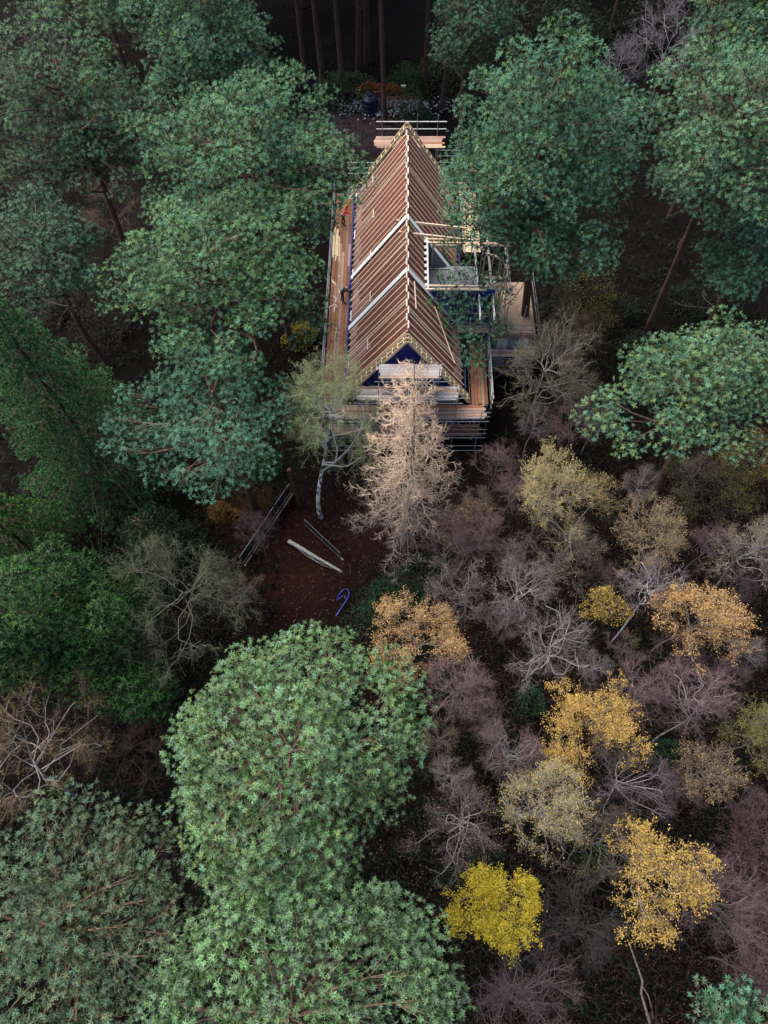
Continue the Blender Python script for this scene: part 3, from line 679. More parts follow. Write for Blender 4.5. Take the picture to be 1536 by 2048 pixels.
P('pine_tree', 'pine on the slanting bare trunk left of the dark teal pine', 235, -20, 16.5, 330, 5.6, 4.5, base=(362, 335), ncl=110, clr=.9, dens=40, cols=GY[:1] + GR[1:2] + TE[1:2], wts=(1, .8, .6), seed=24, gap=1.5, thin=.3, inner=.3, low=-.5, r0=.33)
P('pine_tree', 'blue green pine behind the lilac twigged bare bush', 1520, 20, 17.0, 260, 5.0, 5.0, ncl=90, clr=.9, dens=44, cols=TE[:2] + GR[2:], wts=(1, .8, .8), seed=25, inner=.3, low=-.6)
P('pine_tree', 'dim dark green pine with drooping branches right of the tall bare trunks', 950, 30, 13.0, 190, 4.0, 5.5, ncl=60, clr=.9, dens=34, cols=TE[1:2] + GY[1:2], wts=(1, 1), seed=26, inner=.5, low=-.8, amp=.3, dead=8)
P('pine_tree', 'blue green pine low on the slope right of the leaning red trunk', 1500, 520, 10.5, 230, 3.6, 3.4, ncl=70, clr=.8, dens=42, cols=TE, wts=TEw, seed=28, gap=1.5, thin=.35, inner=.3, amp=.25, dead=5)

# tall bare trunks at the far edge: one detailed pine, copied with its own mesh data shared
TALL_LABEL = {(613, 175): 'tall bare red pine trunk, leftmost of the row beyond the far end of the house',
  (648, 185): 'tall bare reddish trunk beside the leftmost red trunk beyond the house',
  (688, 200): 'tall bare grey trunk left of the orange bush', (770, 245): 'tall straight bare trunk in front of the orange bush',
  (850, 190): 'tall thin dark trunk rising from the rhododendrons', (884, 215): 'thin crooked bare trunk right of the rhododendrons'}
def copy_tree(src, loc, rz, sc, label, group):
    r = src.copy(); COL.objects.link(r); r.location = loc; r.rotation_euler = (0, 0, rz); r.scale = (sc, sc, sc); r['label'] = label; r['group'] = group
    for ch in src.children:
        c = ch.copy(); COL.objects.link(c); c.parent = r
    return r
x0, y0, _ = G(613, 175)
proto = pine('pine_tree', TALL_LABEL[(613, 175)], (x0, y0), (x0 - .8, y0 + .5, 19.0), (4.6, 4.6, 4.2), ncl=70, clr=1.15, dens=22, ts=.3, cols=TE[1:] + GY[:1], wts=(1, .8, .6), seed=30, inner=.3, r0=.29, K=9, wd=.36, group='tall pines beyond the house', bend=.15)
rnd = random.Random(8)
for k, lab in list(TALL_LABEL.items())[1:]:
    x, y, _ = G(*k); copy_tree(proto, (x, y, -.12), rnd.uniform(0, 6.28), {848: .9}.get(k[0], rnd.uniform(.88, 1.08)), lab, 'tall pines beyond the house')
# the closed wood beyond, whose trunks show dimly in the dark at the top edge
for i in range(58):
    x = rnd.uniform(-38, 42); y = rnd.uniform(71, 106)
    copy_tree(proto, (x, y, -.12), rnd.uniform(0, 6.28), rnd.uniform(.9, 1.12), 'dim pine trunk in the dark wood beyond the house', 'pines of the dark wood beyond the house')

# ------------------------------------------------------------------ firs
def fir(label, base, H, Rb, cols, seed, name='fir_tree', nb=120, droop=.35, zmin=.1, ts=.2, dens=1.0, K=7, prof=.85, lean=(0, 0)):
    rng = np.random.default_rng(seed); root = tag(empty(name, (base[0], base[1], -.12)), label, 'tree')
    path = np.array([(lean[0] * t, lean[1] * t, H * t) for t in np.linspace(0, 1, 8)])
    tm = MB(); pipe(tm, path, np.linspace(.3, .03, 8), (.07, .05, .04), 8); tm.build('trunk', M['bark'], root, True)
    bm, cm = MB(), MB()
    for i in range(nb):
        t = zmin + (1 - zmin) * (i / nb) ** .9; z = t * H; L = Rb * (1 - t) ** prof * rng.uniform(.8, 1.12) + .25
        a = i * 2.39996 + rng.normal(0, .2); u = np.array([math.cos(a), math.sin(a), 0]); v = np.array([-u[1], u[0], 0])
        s = np.linspace(0, 1, 7); q = np.outer(s * L, u); q[:, 2] = z + L * (.12 * s - droop * s ** 2 + .10 * s ** 4); q[:, 0] += lean[0] * t; q[:, 1] += lean[1] * t
        pipe(bm, q, np.linspace(.035, .01, 7), jit((.13, .115, .08), 1, rng)[0], 4)
        m = int(max(6, L * 17 * dens)); si = rng.uniform(.12, 1, m) ** .75; sd_ = rng.choice([-1, 1], m)
        off = rng.uniform(.05, 1, m) * .34 * L * (1.05 - si) ** .6 + .04
        p = np.stack([np.interp(si, s, q[:, j]) for j in range(3)], 1) + v * (off * sd_)[:, None] + u * (off * .45)[:, None]
        p[:, 2] -= off * .22 + rng.random(m) * .12
        src = p - v * (off * sd_)[:, None] * .9 - u * (off * .4)[:, None] + UP * .08
        prisms(bm, src[::2], p[::2], .008, 0, (.14, .12, .085), 3)
        A = u * .9 + v * (sd_ * .45)[:, None] + UP * rng.uniform(-.25, .5, (m, 1))
        c = pick(cols, (1, 1, .6), m, rng) * (1 + rng.normal(0, .2, (m, 1))).clip(.5, 1.6) * (1 + .25 * (si[:, None] - .5))
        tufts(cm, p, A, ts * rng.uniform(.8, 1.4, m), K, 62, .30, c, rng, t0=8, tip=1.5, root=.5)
    bm.build('branches', M['bark'], root, True); cm.build('crown', M['needle'], root)
FIRC = ((.060, .160, .055), (.040, .115, .045), (.085, .190, .060)); DFC = ((.036, .130, .024), (.026, .092, .022), (.060, .160, .024))
b = G(235, 975); fir('large green fir with drooping tiers of branches left of the blue green pine', b[:2], 19.5, 6.4, FIRC, 41, nb=170, dens=1.15)
b = G(90, 1130); fir('dark fir in the shade below the large drooping fir', b[:2], 11, 4.4, DFC, 42, nb=80)
b = G(330, 1120); fir('dark low fir at the foot of the large drooping fir', b[:2], 6.5, 4.0, ((.02, .06, .022), (.016, .05, .02), (.03, .07, .02)), 43, nb=70)
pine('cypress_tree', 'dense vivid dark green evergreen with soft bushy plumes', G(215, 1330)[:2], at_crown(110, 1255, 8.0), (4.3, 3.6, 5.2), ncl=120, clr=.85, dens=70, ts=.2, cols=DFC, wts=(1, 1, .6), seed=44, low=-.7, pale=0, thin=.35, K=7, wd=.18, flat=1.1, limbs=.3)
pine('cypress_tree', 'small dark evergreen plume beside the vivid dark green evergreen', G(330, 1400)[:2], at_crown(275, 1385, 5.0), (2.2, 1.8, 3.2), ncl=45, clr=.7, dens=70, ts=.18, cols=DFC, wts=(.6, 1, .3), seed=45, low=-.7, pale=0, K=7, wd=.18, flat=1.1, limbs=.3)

# ------------------------------------------------------------------ larch and broadleaved trees
def larch():
    rng = np.random.default_rng(51); base = np.array([*G(806, 1085)[:2], -.12]); H = 19.6
    root = tag(empty('larch_tree', tuple(base)), 'tall bare golden tan larch in front of the blue gable', 'tree')
    tm, bm, cm = MB(), MB(), MB()
    path = np.array([(.25 * math.sin(t * 3), .1 * math.sin(t * 5), H * t) for t in np.linspace(0, 1, 12)])
    pipe(tm, path, np.linspace(.22, .015, 12), (.30, .26, .235), 8); tm.build('trunk', M['bark'], root, True)
    lo, hi = np.array((.215, .185, .18)), np.array((.58, .43, .31)); nb = 120
    for i in range(nb):
        t = .13 + .86 * (i / nb) ** .92; z = t * H; L = (4.7 * (1 - t) ** .72 * rng.uniform(.7, 1.15) + .3) * (1 if t > .3 else .9 + .33 * t)
        a = i * 2.39996 + rng.normal(0, .3); u = np.array([math.cos(a), math.sin(a), 0]); v = np.array([-u[1], u[0], 0])
        s = np.linspace(0, 1, 8); q = np.outer(s * L, u) + v * np.cumsum(rng.normal(0, .035 * L, 8))[:, None]
        q[:, 2] = z + L * (.10 * s - .36 * s ** 2 + .28 * s ** 4)
        g = np.clip((t - .12) / .55, 0, 1); col = lo * (1 - g) + hi * g
        pipe(bm, q, np.linspace(.024, .006, 8), col * .9, 4)
        m = int(L * 9) + 5; si = rng.uniform(.1, 1, m); sgn = rng.choice([-1, 1], m); ln = rng.uniform(.3, 1.0, m) * (.28 * L * (1.15 - si) + .22)
        p = np.stack([np.interp(si, s, q[:, j]) for j in range(3)], 1)
        dr = u * rng.uniform(.2, .9, (m, 1)) + v * (sgn * rng.uniform(.4, 1, m))[:, None] + UP * rng.uniform(-.7, .35, (m, 1))
        e = p + nrm(dr) * ln[:, None]; cs = jit(col, m, rng, .16, .04)
        prisms(bm, p, e, .010, .005, cs, 3)
        k = 3; pe = np.repeat(p, k, 0) + (np.repeat(e, k, 0) - np.repeat(p, k, 0)) * rng.uniform(.25, 1, (m * k, 1))
        d2 = nrm(np.repeat(dr, k, 0) + rng.normal(0, .7, (m * k, 3)) + UP * .1)
        prisms(bm, pe, pe + d2 * rng.uniform(.14, .4, (m * k, 1)), .0075, 0, np.repeat(cs, k, 0) * 1.06, 3)
        if t > .35:
            n = int(m * .9); j = rng.integers(0, m * k, n); leaves(cm, pe[j] + d2[j] * .1, .05, jit((.62, .42, .2), n, rng, .2), rng, .2)
    bm.build('branches', M['twig'], root); cm.build('crown', M['leaf'], root)
larch()

def bend_path(a, b, n, rng, k):
    """n-point curves from a to b (arrays) with a random bow; returns (m, n, 3)"""
    t = np.linspace(0, 1, n)[None, :, None]; L = np.linalg.norm(b - a, axis=1)[:, None, None]
    w1 = rng.normal(0, 1, (len(a), 1, 3)) * k * L; w2 = rng.normal(0, 1, (len(a), 1, 3)) * k * .6 * L
    return a[:, None] + (b - a)[:, None] * t + w1 * np.sin(t * math.pi) + w2 * np.sin(t * 2 * math.pi)
def sticks(mb, Q, ra, rb, col, k, point=False):
    m, n, _ = Q.shape; rr = ra[:, None] + (rb - ra)[:, None] * np.linspace(0, 1, n)[None]
    for i in range(n - 1):
        prisms(mb, Q[:, i], Q[:, i + 1], rr[:, i], 0 if (point and i == n - 2) else rr[:, i + 1], col, k)
def broadleaf(name, label, base, cc, rad, bark, twig, leafcols=None, nleaf=0, lsize=.10, natt=110, ntwig=650, tl=.62, seed=1, rt=.078, group=None, shell=.55, low=-.6, cat='tree', leafpatch=.25, tr=.0075, nl=14, crook=.12, barkmat=None):
    rng = np.random.default_rng(seed); base = np.array([base[0], base[1], -.12]); cc = np.array(cc, float) - base; rad = np.array(rad, float)
    root = tag(empty(name, tuple(base)), label, cat, group); bark = np.array(bark); twig = np.array(twig) * (1 if nleaf else .93)
    H = cc[2] + rad[2] * .55; n = 9; t = np.linspace(0, 1, n)
    st_ = np.stack([cc[0] * t ** 1.3, cc[1] * t ** 1.3, H * t], 1) + np.sin(t * 3.1)[:, None] * rng.normal(0, .22, 3) * [1, 1, 0] + np.sin(t * 6.5)[:, None] * rng.normal(0, .12, 3) * [1, 1, 0]
    tm, bm = MB(), MB(); pipe(tm, st_, rt * (1 - .78 * t), jit(bark, n, rng, .1), 7); tm.build('trunk', barkmat or M['bark'], root, True)
    lm_key = rng.integers(1 << 30)
    def env(d): return lump(d, np.random.default_rng(lm_key), 9, .2)[:, None]
    # limbs
    az = np.arange(nl) * 2.39996 + rng.normal(0, .35, nl); el = rng.uniform(-.15, 1.25, nl)
    d = np.stack([np.cos(az) * np.cos(el), np.sin(az) * np.cos(el), np.sin(el)], 1); e = cc + d * rad * rng.uniform(.75, .95, (nl, 1)) * env(d)
    zb = np.clip(e[:, 2] - rng.uniform(.7, 1.1, nl) * np.linalg.norm((e - cc)[:, :2], axis=1), H * .3, H * .9)
    a = np.stack([np.interp(zb, st_[:, 2], st_[:, j]) for j in range(3)], 1)
    Q1 = bend_path(a, e, 6, rng, crook); sticks(bm, Q1, np.full(nl, rt * .36), np.full(nl, .012), jit(bark, nl, rng, .12), 4)
    def pts(Q, m, lo):
        i = np.repeat(np.arange(len(Q)), m); s = rng.uniform(lo, 1, len(i)) * (Q.shape[1] - 1); k = np.minimum(s.astype(int), Q.shape[1] - 2); f = (s - k)[:, None]
        return Q[i, k] * (1 - f) + Q[i, k + 1] * f, nrm(Q[i, k + 1] - Q[i, k]), i, s / (Q.shape[1] - 1)
    def nxt(Q, m, lo, L, spread, up, crk, npt):
        p, dr, i, s = pts(Q, m, lo); out = nrm((p - cc) / rad)
        dd = nrm(dr * .8 + rng.normal(0, spread, p.shape) + out * .35 + UP * up); e = p + dd * (L * rng.uniform(.5, 1.25, len(p)) * (1.15 - .5 * s))[:, None]
        o = (e - cc) / rad; ln = np.linalg.norm(o, axis=1, keepdims=True); mx = 1.08 * env(o / np.maximum(ln, 1e-6)) * rng.uniform(.72, 1.22, (len(e), 1)); e = np.where(ln > mx, p + (e - p) * np.clip(mx / ln, .35, 1) ** 2, e)
        return bend_path(p, e, npt, rng, crk)
    R_ = float(np.mean(rad)); mix = bark * .45 + twig * .55
    Q2 = nxt(Q1, 6, .25, .6 * R_, .65, .2, .13, 4); sticks(bm, Q2, np.full(len(Q2), .0145), np.full(len(Q2), .009), jit(mix, len(Q2), rng, .15), 3)
    Q3 = nxt(Q2, 5, .15, .36 * R_ + .12, .75, .12, .12, 3); sticks(bm, Q3, np.full(len(Q3), tr), np.full(len(Q3), tr * .8), jit(twig, len(Q3), rng, .18, .04), 3)
    m4 = max(3, int(ntwig * 2.9 / len(Q3))); Q4 = nxt(Q3, m4, .1, .17 * R_ + .2, .9, .05, .0, 2); sticks(bm, Q4, np.full(len(Q4), tr * .75), np.zeros(len(Q4)), jit(twig, len(Q4), rng, .2, .05), 3, True)
    bm.build('branches', M['twig'], root)
    if nleaf:
        cm = MB(); keys = [nrm(rng.normal(0, 1, 3)) for _ in range(6)]
        nleaf = int(nleaf * 2.2); j = rng.integers(0, len(Q4), nleaf * 2); pos = Q4[j, 0] + (Q4[j, 1] - Q4[j, 0]) * rng.random((nleaf * 2, 1)) + rng.normal(0, .06, (nleaf * 2, 3))
        dd = nrm((pos - cc) / rad); sc = leafpatch * .6 * sum(np.clip(dd @ kk, 0, 1) ** 2 for kk in keys) + rng.random(len(pos)) * 1.2
        pos = pos[np.argsort(-sc)[:nleaf]]
        c = pick(leafcols, [1] * len(leafcols), len(pos), rng) * (1 + rng.normal(0, .18, (len(pos), 1))).clip(.5, 1.5)
        leaves(cm, pos, lsize * .55, c, rng, .6); cm.build('crown', M['leaf'], root)
    return root
def B(label, px, py, z, wpx, rz, bark, twig, leafcols=None, nleaf=0, base=None, name='birch_tree', ryk=1.0, **k):
    c = at_crown(px, py, z); rx = wpx / 2 * .97 * mpp(px, py, z)
    b_ = (c[0], c[1]) if base is None else G(base[0], base[1])[:2]
    return broadleaf(name, label, b_, c, (rx, rx * ryk, rz), bark, twig, leafcols, nleaf, **k)
PALE, GREY, DKB = (.24, .22, .205), (.15, .135, .13), (.05, .04, .036)
PUR, GTW, BTW, OLV = (.135, .088, .098), (.165, .145, .142), (.11, .072, .058), (.125, .125, .085)
ORG = ((.54, .31, .09), (.60, .40, .17), (.44, .24, .08), (.64, .45, .26)); YEL = ((.52, .42, .03), (.58, .46, .04), (.50, .34, .03), (.44, .42, .05))
CRM = ((.46, .37, .12), (.50, .41, .20), (.38, .33, .09), (.40, .28, .12)); TAN = ((.36, .26, .15), (.30, .20, .11), (.38, .31, .10)); OLL = ((.20, .20, .05), (.26, .22, .05), (.14, .15, .04))
GOL = ((.54, .36, .07), (.58, .42, .08), (.48, .29, .06), (.60, .42, .18))
# around the house
B('slender pale green willow leaved tree with white birch trunk beside the gable scaffold', 672, 850, 8.5, 178, 5.2, (.62, .62, .62), (.27, .26, .19), ((.25, .31, .14), (.32, .36, .19), (.20, .26, .10)), 14500, nl=20, barkmat=M['birch'], base=(642, 1034), name='birch_tree', lsize=.085, seed=61, natt=130, ntwig=800, shell=.3, low=-1, rt=.17, leafpatch=0)
B('bare tree with white twigs and dark olive leaves right of the gable scaffold', 1085, 760, 6.5, 215, 3.6, (.34, .33, .31), (.20, .19, .165), ((.085, .075, .03), (.11, .085, .035), (.07, .075, .03)), 6500, seed=62, natt=130, ntwig=900, lsize=.1, name='hazel_tree', shell=.3)
B('brown leaved twiggy tree beside the trunk of the tall pine', 1130, 660, 5.0, 150, 2.6, DKB, (.12, .09, .06), ((.13, .09, .035), (.16, .11, .05), (.09, .085, .03)), 3000, seed=63, name='hazel_tree', lsize=.09)
B('cream yellow birch left of the pale trunked pine', 1095, 1005, 7.5, 180, 3.0, PALE, (.30, .26, .19), CRM, 3400, seed=64, natt=120, ntwig=800)
B('small yellow birch standing between the cream birch and the bare purple brown trunk', 1190, 1000, 6.0, 95, 1.8, PALE, BTW, CRM, 1000, seed=65, natt=50, ntwig=260)
B('tan and gold leaved birch with forked grey stem below the pale teal pine', 1297, 1075, 7.0, 165, 2.8, GREY, (.20, .15, .12), TAN, 3000, seed=66, lsize=.085)
B('large orange gold birch at the edge of the purple twigged trees', 1392, 1240, 8.0, 195, 2.4, PALE, (.26, .17, .10), ORG, 4200, seed=67, lsize=.115)
B('small bright yellow birch beside the white branched bare tree', 1205, 1212, 7.5, 75, 1.2, GREY, BTW, YEL[:2] + ORG[:1], 900, seed=68, natt=40, ntwig=200)
B('bare tree with strong white branches between the yellow and the orange birch', 1290, 1185, 7.0, 140, 2.4, (.46, .45, .46), (.16, .125, .14), None, 0, seed=69, natt=90, ntwig=700, base=(1215, 1290))
B('apricot orange birch nearest the blue hose', 832, 1275, 7.5, 170, 2.6, GREY, (.27, .18, .11), ORG, 4300, seed=70, lsize=.10, natt=120, ntwig=800)
B('pinkish purple bare tree below the apricot birch', 920, 1385, 7.5, 135, 2.9, GREY, (.185, .125, .130), None, 0, seed=71, natt=120, ntwig=1100)
B('golden two lobed birch between two bare purple trees', 1165, 1450, 8.0, 190, 2.0, GREY, (.28, .19, .09), ORG[:2] + GOL[:2], 4800, seed=72, lsize=.11, natt=110)
B('pale lemon birch with silvery twigs', 1085, 1625, 8.0, 165, 2.6, PALE, (.27, .25, .22), CRM, 2600, seed=73, lsize=.105, natt=120, ntwig=900)
B('bright yellow birch, the brightest crown among the autumn trees', 982, 1803, 9.5, 205, 1.4, GREY, (.34, .27, .06), YEL, 7200, seed=74, ryk=.66, lsize=.105, natt=120, ntwig=700)
B('orange yellow birch with a pale crooked limb', 1308, 1738, 9.0, 195, 2.2, PALE, (.22, .16, .10), GOL, 4300, seed=75, lsize=.115, natt=110, ntwig=700)
B('purple bare tree beside the orange yellow birch', 1415, 1810, 7.5, 200, 3.2, GREY, PUR, None, 0, seed=76, natt=130, ntwig=1200)
B('purple bare tree with a white forked trunk', 1385, 1400, 7.0, 170, 2.4, (.36, .34, .34), (.165, .112, .125), None, 0, seed=77, natt=110, ntwig=1100, base=(1300, 1490))
B('dusky purple bare tree right of the golden two lobed birch', 1265, 1395, 6.5, 150, 2.6, GREY, PUR, None, 0, seed=78, natt=110, ntwig=1000)
B('small purple bare tree with a pale leader above the pale lemon birch', 1010, 1505, 7.0, 130, 2.4, (.28, .26, .255), (.165, .120, .128), None, 0, seed=79, natt=100, ntwig=950)
B('bare tree with a fan of silver grey branches above the golden birch', 1090, 1300, 7.0, 185, 2.4, (.38, .37, .37), GTW, None, 0, seed=80, natt=130, ntwig=800)
B('mauve bare tree right of the larch foot', 1035, 1185, 6.5, 130, 2.5, (.30, .28, .28), (.180, .150, .155), None, 0, seed=81, natt=100, ntwig=900)
B('bare tree with crooked pale limbs beside the dome crowned pine', 915, 1655, 7.0, 170, 2.2, (.34, .33, .32), (.125, .09, .095), TAN, 350, seed=82, natt=110, ntwig=950)
B('purple bare tree below the bright yellow birch', 1055, 1985, 7.0, 220, 2.6, GREY, (.12, .085, .092), None, 0, seed=83, natt=130, ntwig=1100)
B('grey twigged bare tree above the large orange gold birch', 1500, 1110, 6.5, 170, 2.8, (.33, .33, .33), (.165, .15, .135), TAN, 900, seed=84, natt=120, ntwig=900)
B('olive yellow leaved tree right of the white forked purple tree', 1510, 1470, 6.5, 140, 2.6, GREY, OLV, OLL, 3000, seed=85, lsize=.10)
B('tan dotted bare tree below the white forked purple tree', 1420, 1545, 6.0, 120, 1.8, GREY, (.14, .10, .09), TAN, 1100, seed=86, natt=80, ntwig=700)
B('dark bare tree with a pale crooked stem below the golden two lobed birch', 1245, 1570, 5.5, 150, 2.0, (.27, .26, .27), (.115, .088, .098), None, 0, seed=87, natt=100, ntwig=800)
B('brown bare tree at the larch foot with faded leaves', 940, 1060, 4.0, 120, 2.0, DKB, BTW, TAN, 700, seed=88, natt=80, ntwig=650)
B('dark grey bare tree below the cream yellow birch', 1120, 1120, 4.5, 170, 2.4, GREY, (.13, .115, .105), TAN, 500, seed=89, natt=100, ntwig=900)
B('mauve grey bare tree above the apricot birch', 925, 1190, 5.0, 130, 2.6, GREY, (.14, .118, .12), TAN, 250, seed=90, natt=100, ntwig=900)
B('dull brown bare tree between the lemon birch and the orange yellow birch', 1190, 1690, 4.5, 150, 1.8, GREY, (.12, .10, .085), TAN, 400, seed=91, natt=90, ntwig=700)
B('dim purple bare tree beyond the orange yellow birch at the picture edge', 1510, 1690, 5.0, 170, 2.4, DKB, (.095, .055, .055), None, 0, seed=92, natt=100, ntwig=900)
B('reddish bare tree beside the purple tree with grey forked limbs', 1530, 1880, 5.5, 170, 2.4, GREY, (.125, .085, .082), TAN, 300, seed=93, natt=100, ntwig=800)
B('dark bare tree in the gap below the bright yellow birch', 1150, 1850, 5.5, 170, 2.4, DKB, (.060, .058, .060), None, 0, seed=94, natt=90, ntwig=700)
B('dark olive tree under the pale teal pine', 1430, 1000, 4.5, 200, 2.2, DKB, (.07, .065, .05), OLL, 1500, seed=95, natt=90, ntwig=700)
B('yellow dotted shrub under the pale teal pine crown', 1490, 930, 3.0, 130, 1.6, DKB, BTW, OLL + YEL[2:3], 1800, seed=96, natt=60, ntwig=400, name='shrub', cat='shrub')
# left side
B('grey green lichen covered bare tree left of the clearing', 355, 1190, 6.5, 290, 3.2, (.20, .20, .15), (.120, .128, .088), ((.075, .09, .045), (.06, .08, .04)), 2600, seed=97, natt=170, ntwig=1500, shell=.3, tl=.8)
B('crooked white limbed tree with a few brown leaves beside the dull grey pine', 70, 1470, 7.5, 250, 2.2, (.30, .28, .26), (.14, .105, .08), ((.26, .17, .05), (.20, .13, .05)), 1300, seed=98, natt=110, ntwig=800, base=(150, 1590), rt=.10, crook=.2)
B('brown bare thicket tree beside the vivid dark evergreen', 250, 1480, 3.5, 200, 2.0, DKB, (.065, .042, .032), None, 0, seed=99, natt=90, ntwig=800)
B('bare lilac twigged bush between the two right hand pines', 1345, 85, 7.5, 170, 3.2, (.25, .24, .26), (.21, .19, .215), None, 0, seed=100, natt=120, ntwig=900, name='bare_tree')
B('small lilac twigged bush left of the larger lilac bush', 1245, 130, 6.0, 90, 2.2, (.23, .22, .24), (.19, .175, .2), None, 0, seed=101, natt=70, ntwig=500, name='bare_tree')
B('brown leaved bare tree between the straggly pine and the flat crowned pine', 225, 430, 5.0, 110, 3.0, GREY, (.12, .08, .06), ((.15, .085, .04), (.12, .075, .035)), 900, seed=102, natt=80, ntwig=600)
# thin saplings filling the thicket, copies of four bare trees with shared mesh data
srcs = [o_ for o_ in bpy.data.objects if o_.name.startswith('birch_tree') and o_.get('label', '').split(',')[0] in ('purple bare tree beside the orange yellow birch', 'dusky purple bare tree right of the golden two lobed birch', 'mauve bare tree right of the larch foot', 'dull brown bare tree between the lemon birch and the orange yellow birch')]
rs_ = random.Random(77)
for k, (px_, py_) in enumerate([(955, 1120), (1190, 1170), (1010, 1260), (880, 1480), (960, 1440), (1070, 1540), (1180, 1340), (1250, 1290), (1330, 1330), (1440, 1360), (1480, 1310), (1210, 1490), (1330, 1590), (1470, 1610), (900, 1560), (1230, 1640), (1480, 1770), (1450, 1930), (1020, 1120), (1160, 1060), (1390, 1130), (1450, 1190), (1260, 1000), (1380, 960), (900, 1120), (985, 965), (1060, 880), (955, 1010), (1130, 900), (1010, 1030), (1180, 870), (480, 1180), (520, 1080)]):
    x_, y_, _ = G(px_, py_, 2.5); sc_ = rs_.uniform(.5, .78)
    copy_tree(srcs[k % len(srcs)], (x_, y_, -.12), rs_.uniform(0, 6.28), sc_, 'thin leafless sapling in the brown thicket round the autumn birches and the clearing', 'bare saplings in the birch thicket')
# shrubs
def bush(label, px, py, wpx, h, cols, n, seed, name='shrub', lsize=.12, ryk=.8):
    rng = np.random.default_rng(seed); x, y, _ = G(px, py, h * .5); r = wpx / 2 * mpp(px, py, h * .5)
    root = tag(empty(name, (x, y, -.1)), label, 'shrub')
    m = 26; d = nrm(rng.normal(0, 1, (m, 3))); d[:, 2] = np.abs(d[:, 2]); tip = d * np.array([r, r * ryk, h]) * .85
    bm = MB(); prisms(bm, np.zeros((m, 3)), tip, .03, .008, (.06, .045, .035), 4); bm.build('stems', M['twig'], root)
    cm = MB(); e = nrm(rng.normal(0, 1, (n, 3))); e[:, 2] = np.abs(e[:, 2]); lm = lump(e, rng, 14, .4)
    p = e * np.array([r, r * ryk, h]) * (rng.uniform(.45, 1, (n, 1)) ** .5) * lm[:, None]; p[:, 2] = np.maximum(p[:, 2], .05)
    leaves(cm, p, lsize, pick(cols, [1] * len(cols), n, rng) * (1 + rng.normal(0, .2, (n, 1))).clip(.5, 1.6), rng, .7); cm.build('crown', M['leaf'], root)
RH = ((.040, .085, .035), (.030, .065, .030), (.055, .095, .045)); DG = ((.020, .062, .030), (.015, .048, .025), (.030, .075, .030))
bush('rusty orange bush behind the tall straight trunk', 762, 172, 75, 3.0, ((.20, .065, .022), (.15, .05, .02), (.24, .09, .03)), 2600, 111, lsize=.17)
bush('dark green rhododendron left of the rusty orange bush', 690, 165, 110, 2.6, RH, 3000, 112, lsize=.19)
bush('dark green rhododendron right of the rusty orange bush', 845, 140, 120, 3.0, RH, 3200, 113, lsize=.19)
bush('bright green low shrub between the orange bush and the right rhododendron', 815, 160, 70, 2.2, ((.035, .10, .022), (.03, .08, .02)), 1600, 114, lsize=.17)
bush('dark shrub beside the white stone heap', 838, 215, 70, 2.6, RH[1:], 1700, 115, lsize=.16)
bush('amber leaved shrub left of the dark fence', 448, 1022, 75, 1.8, ((.20, .10, .02), (.16, .085, .018), (.09, .06, .015)), 1500, 116, lsize=.10)
bush('yellow leaved shrub behind the flat crowned pine', 612, 664, 60, 1.2, ((.36, .27, .02), (.30, .22, .02), (.10, .09, .02)), 1500, 117, lsize=.11)
bush('dark green bramble bush below the larch foot', 825, 1165, 150, 1.3, DG, 3200, 118, lsize=.10)
bush('dark green bramble bush beside the blue hose', 760, 1215, 110, 1.3, DG, 2200, 119, lsize=.10)
bush('dark green bush under the fan branched bare tree', 1065, 1400, 75, 1.6, DG, 1500, 120, lsize=.10)
bush('green bush between the bright yellow and the orange yellow birch', 1170, 1715, 100, 1.5, ((.022, .075, .016), (.03, .09, .02)), 1800, 121, lsize=.09)
bush('mossy green bush beside the thin dark fence', 520, 925, 110, .9, ((.022, .065, .014), (.03, .075, .018)), 2200, 122, lsize=.10)
bush('dark green bush under the cream yellow birch', 1185, 960, 95, 1.8, DG, 1500, 123, lsize=.10)
bush('yellow green shrub behind the pine trunk by the annex', 1175, 610, 110, 3.0, ((.10, .09, .02), (.06, .08, .02), (.14, .11, .02)), 2200, 124, lsize=.12)
bush('green bush behind the pale lemon birch', 935, 1730, 90, 1.5, DG, 1400, 125, lsize=.10)
bush('dark green bush below the purple white forked tree', 1335, 1500, 80, 1.6, DG, 1400, 126, lsize=.10)
bush('dark laurel at the foot of the far pines', 1120, 45, 200, 5.0, ((.022, .034, .014), (.03, .04, .016)), 2600, 127, lsize=.27)
bush('dark laurel behind the lilac twigged bush', 1330, 30, 230, 5.0, ((.022, .030, .014), (.028, .036, .016)), 2600, 128, lsize=.27)

DKS = ((.016, .030, .014), (.020, .026, .012), (.012, .024, .014))
bush('dark ivy clad shrub right of the plywood annex', 1110, 590, 90, 2.6, DKS, 1700, 151, lsize=.13)
bush('dark ivy clad shrub left of the leaning red trunk', 1245, 600, 110, 3.0, DKS, 2000, 152, lsize=.13)
bush('dark shrub at the foot of the leaning red trunk', 1270, 690, 120, 2.4, DKS, 2000, 153, lsize=.12)
bush('dark shrub right of the leaning red trunk', 1370, 590, 110, 2.8, DKS, 1800, 154, lsize=.13)
bush('dark shrub between the olive bare tree and the pale teal pine', 1190, 790, 110, 2.0, DKS, 1800, 155, lsize=.12)
bush('dim brown shrub beside the flat spreading pine', 215, 650, 110, 1.8, ((.030, .020, .012), (.022, .022, .010)), 1500, 156, lsize=.12)
bush('dim brown shrub behind the drooping fir', 110, 620, 110, 1.8, ((.026, .018, .011), (.018, .020, .010)), 1500, 157, lsize=.12)
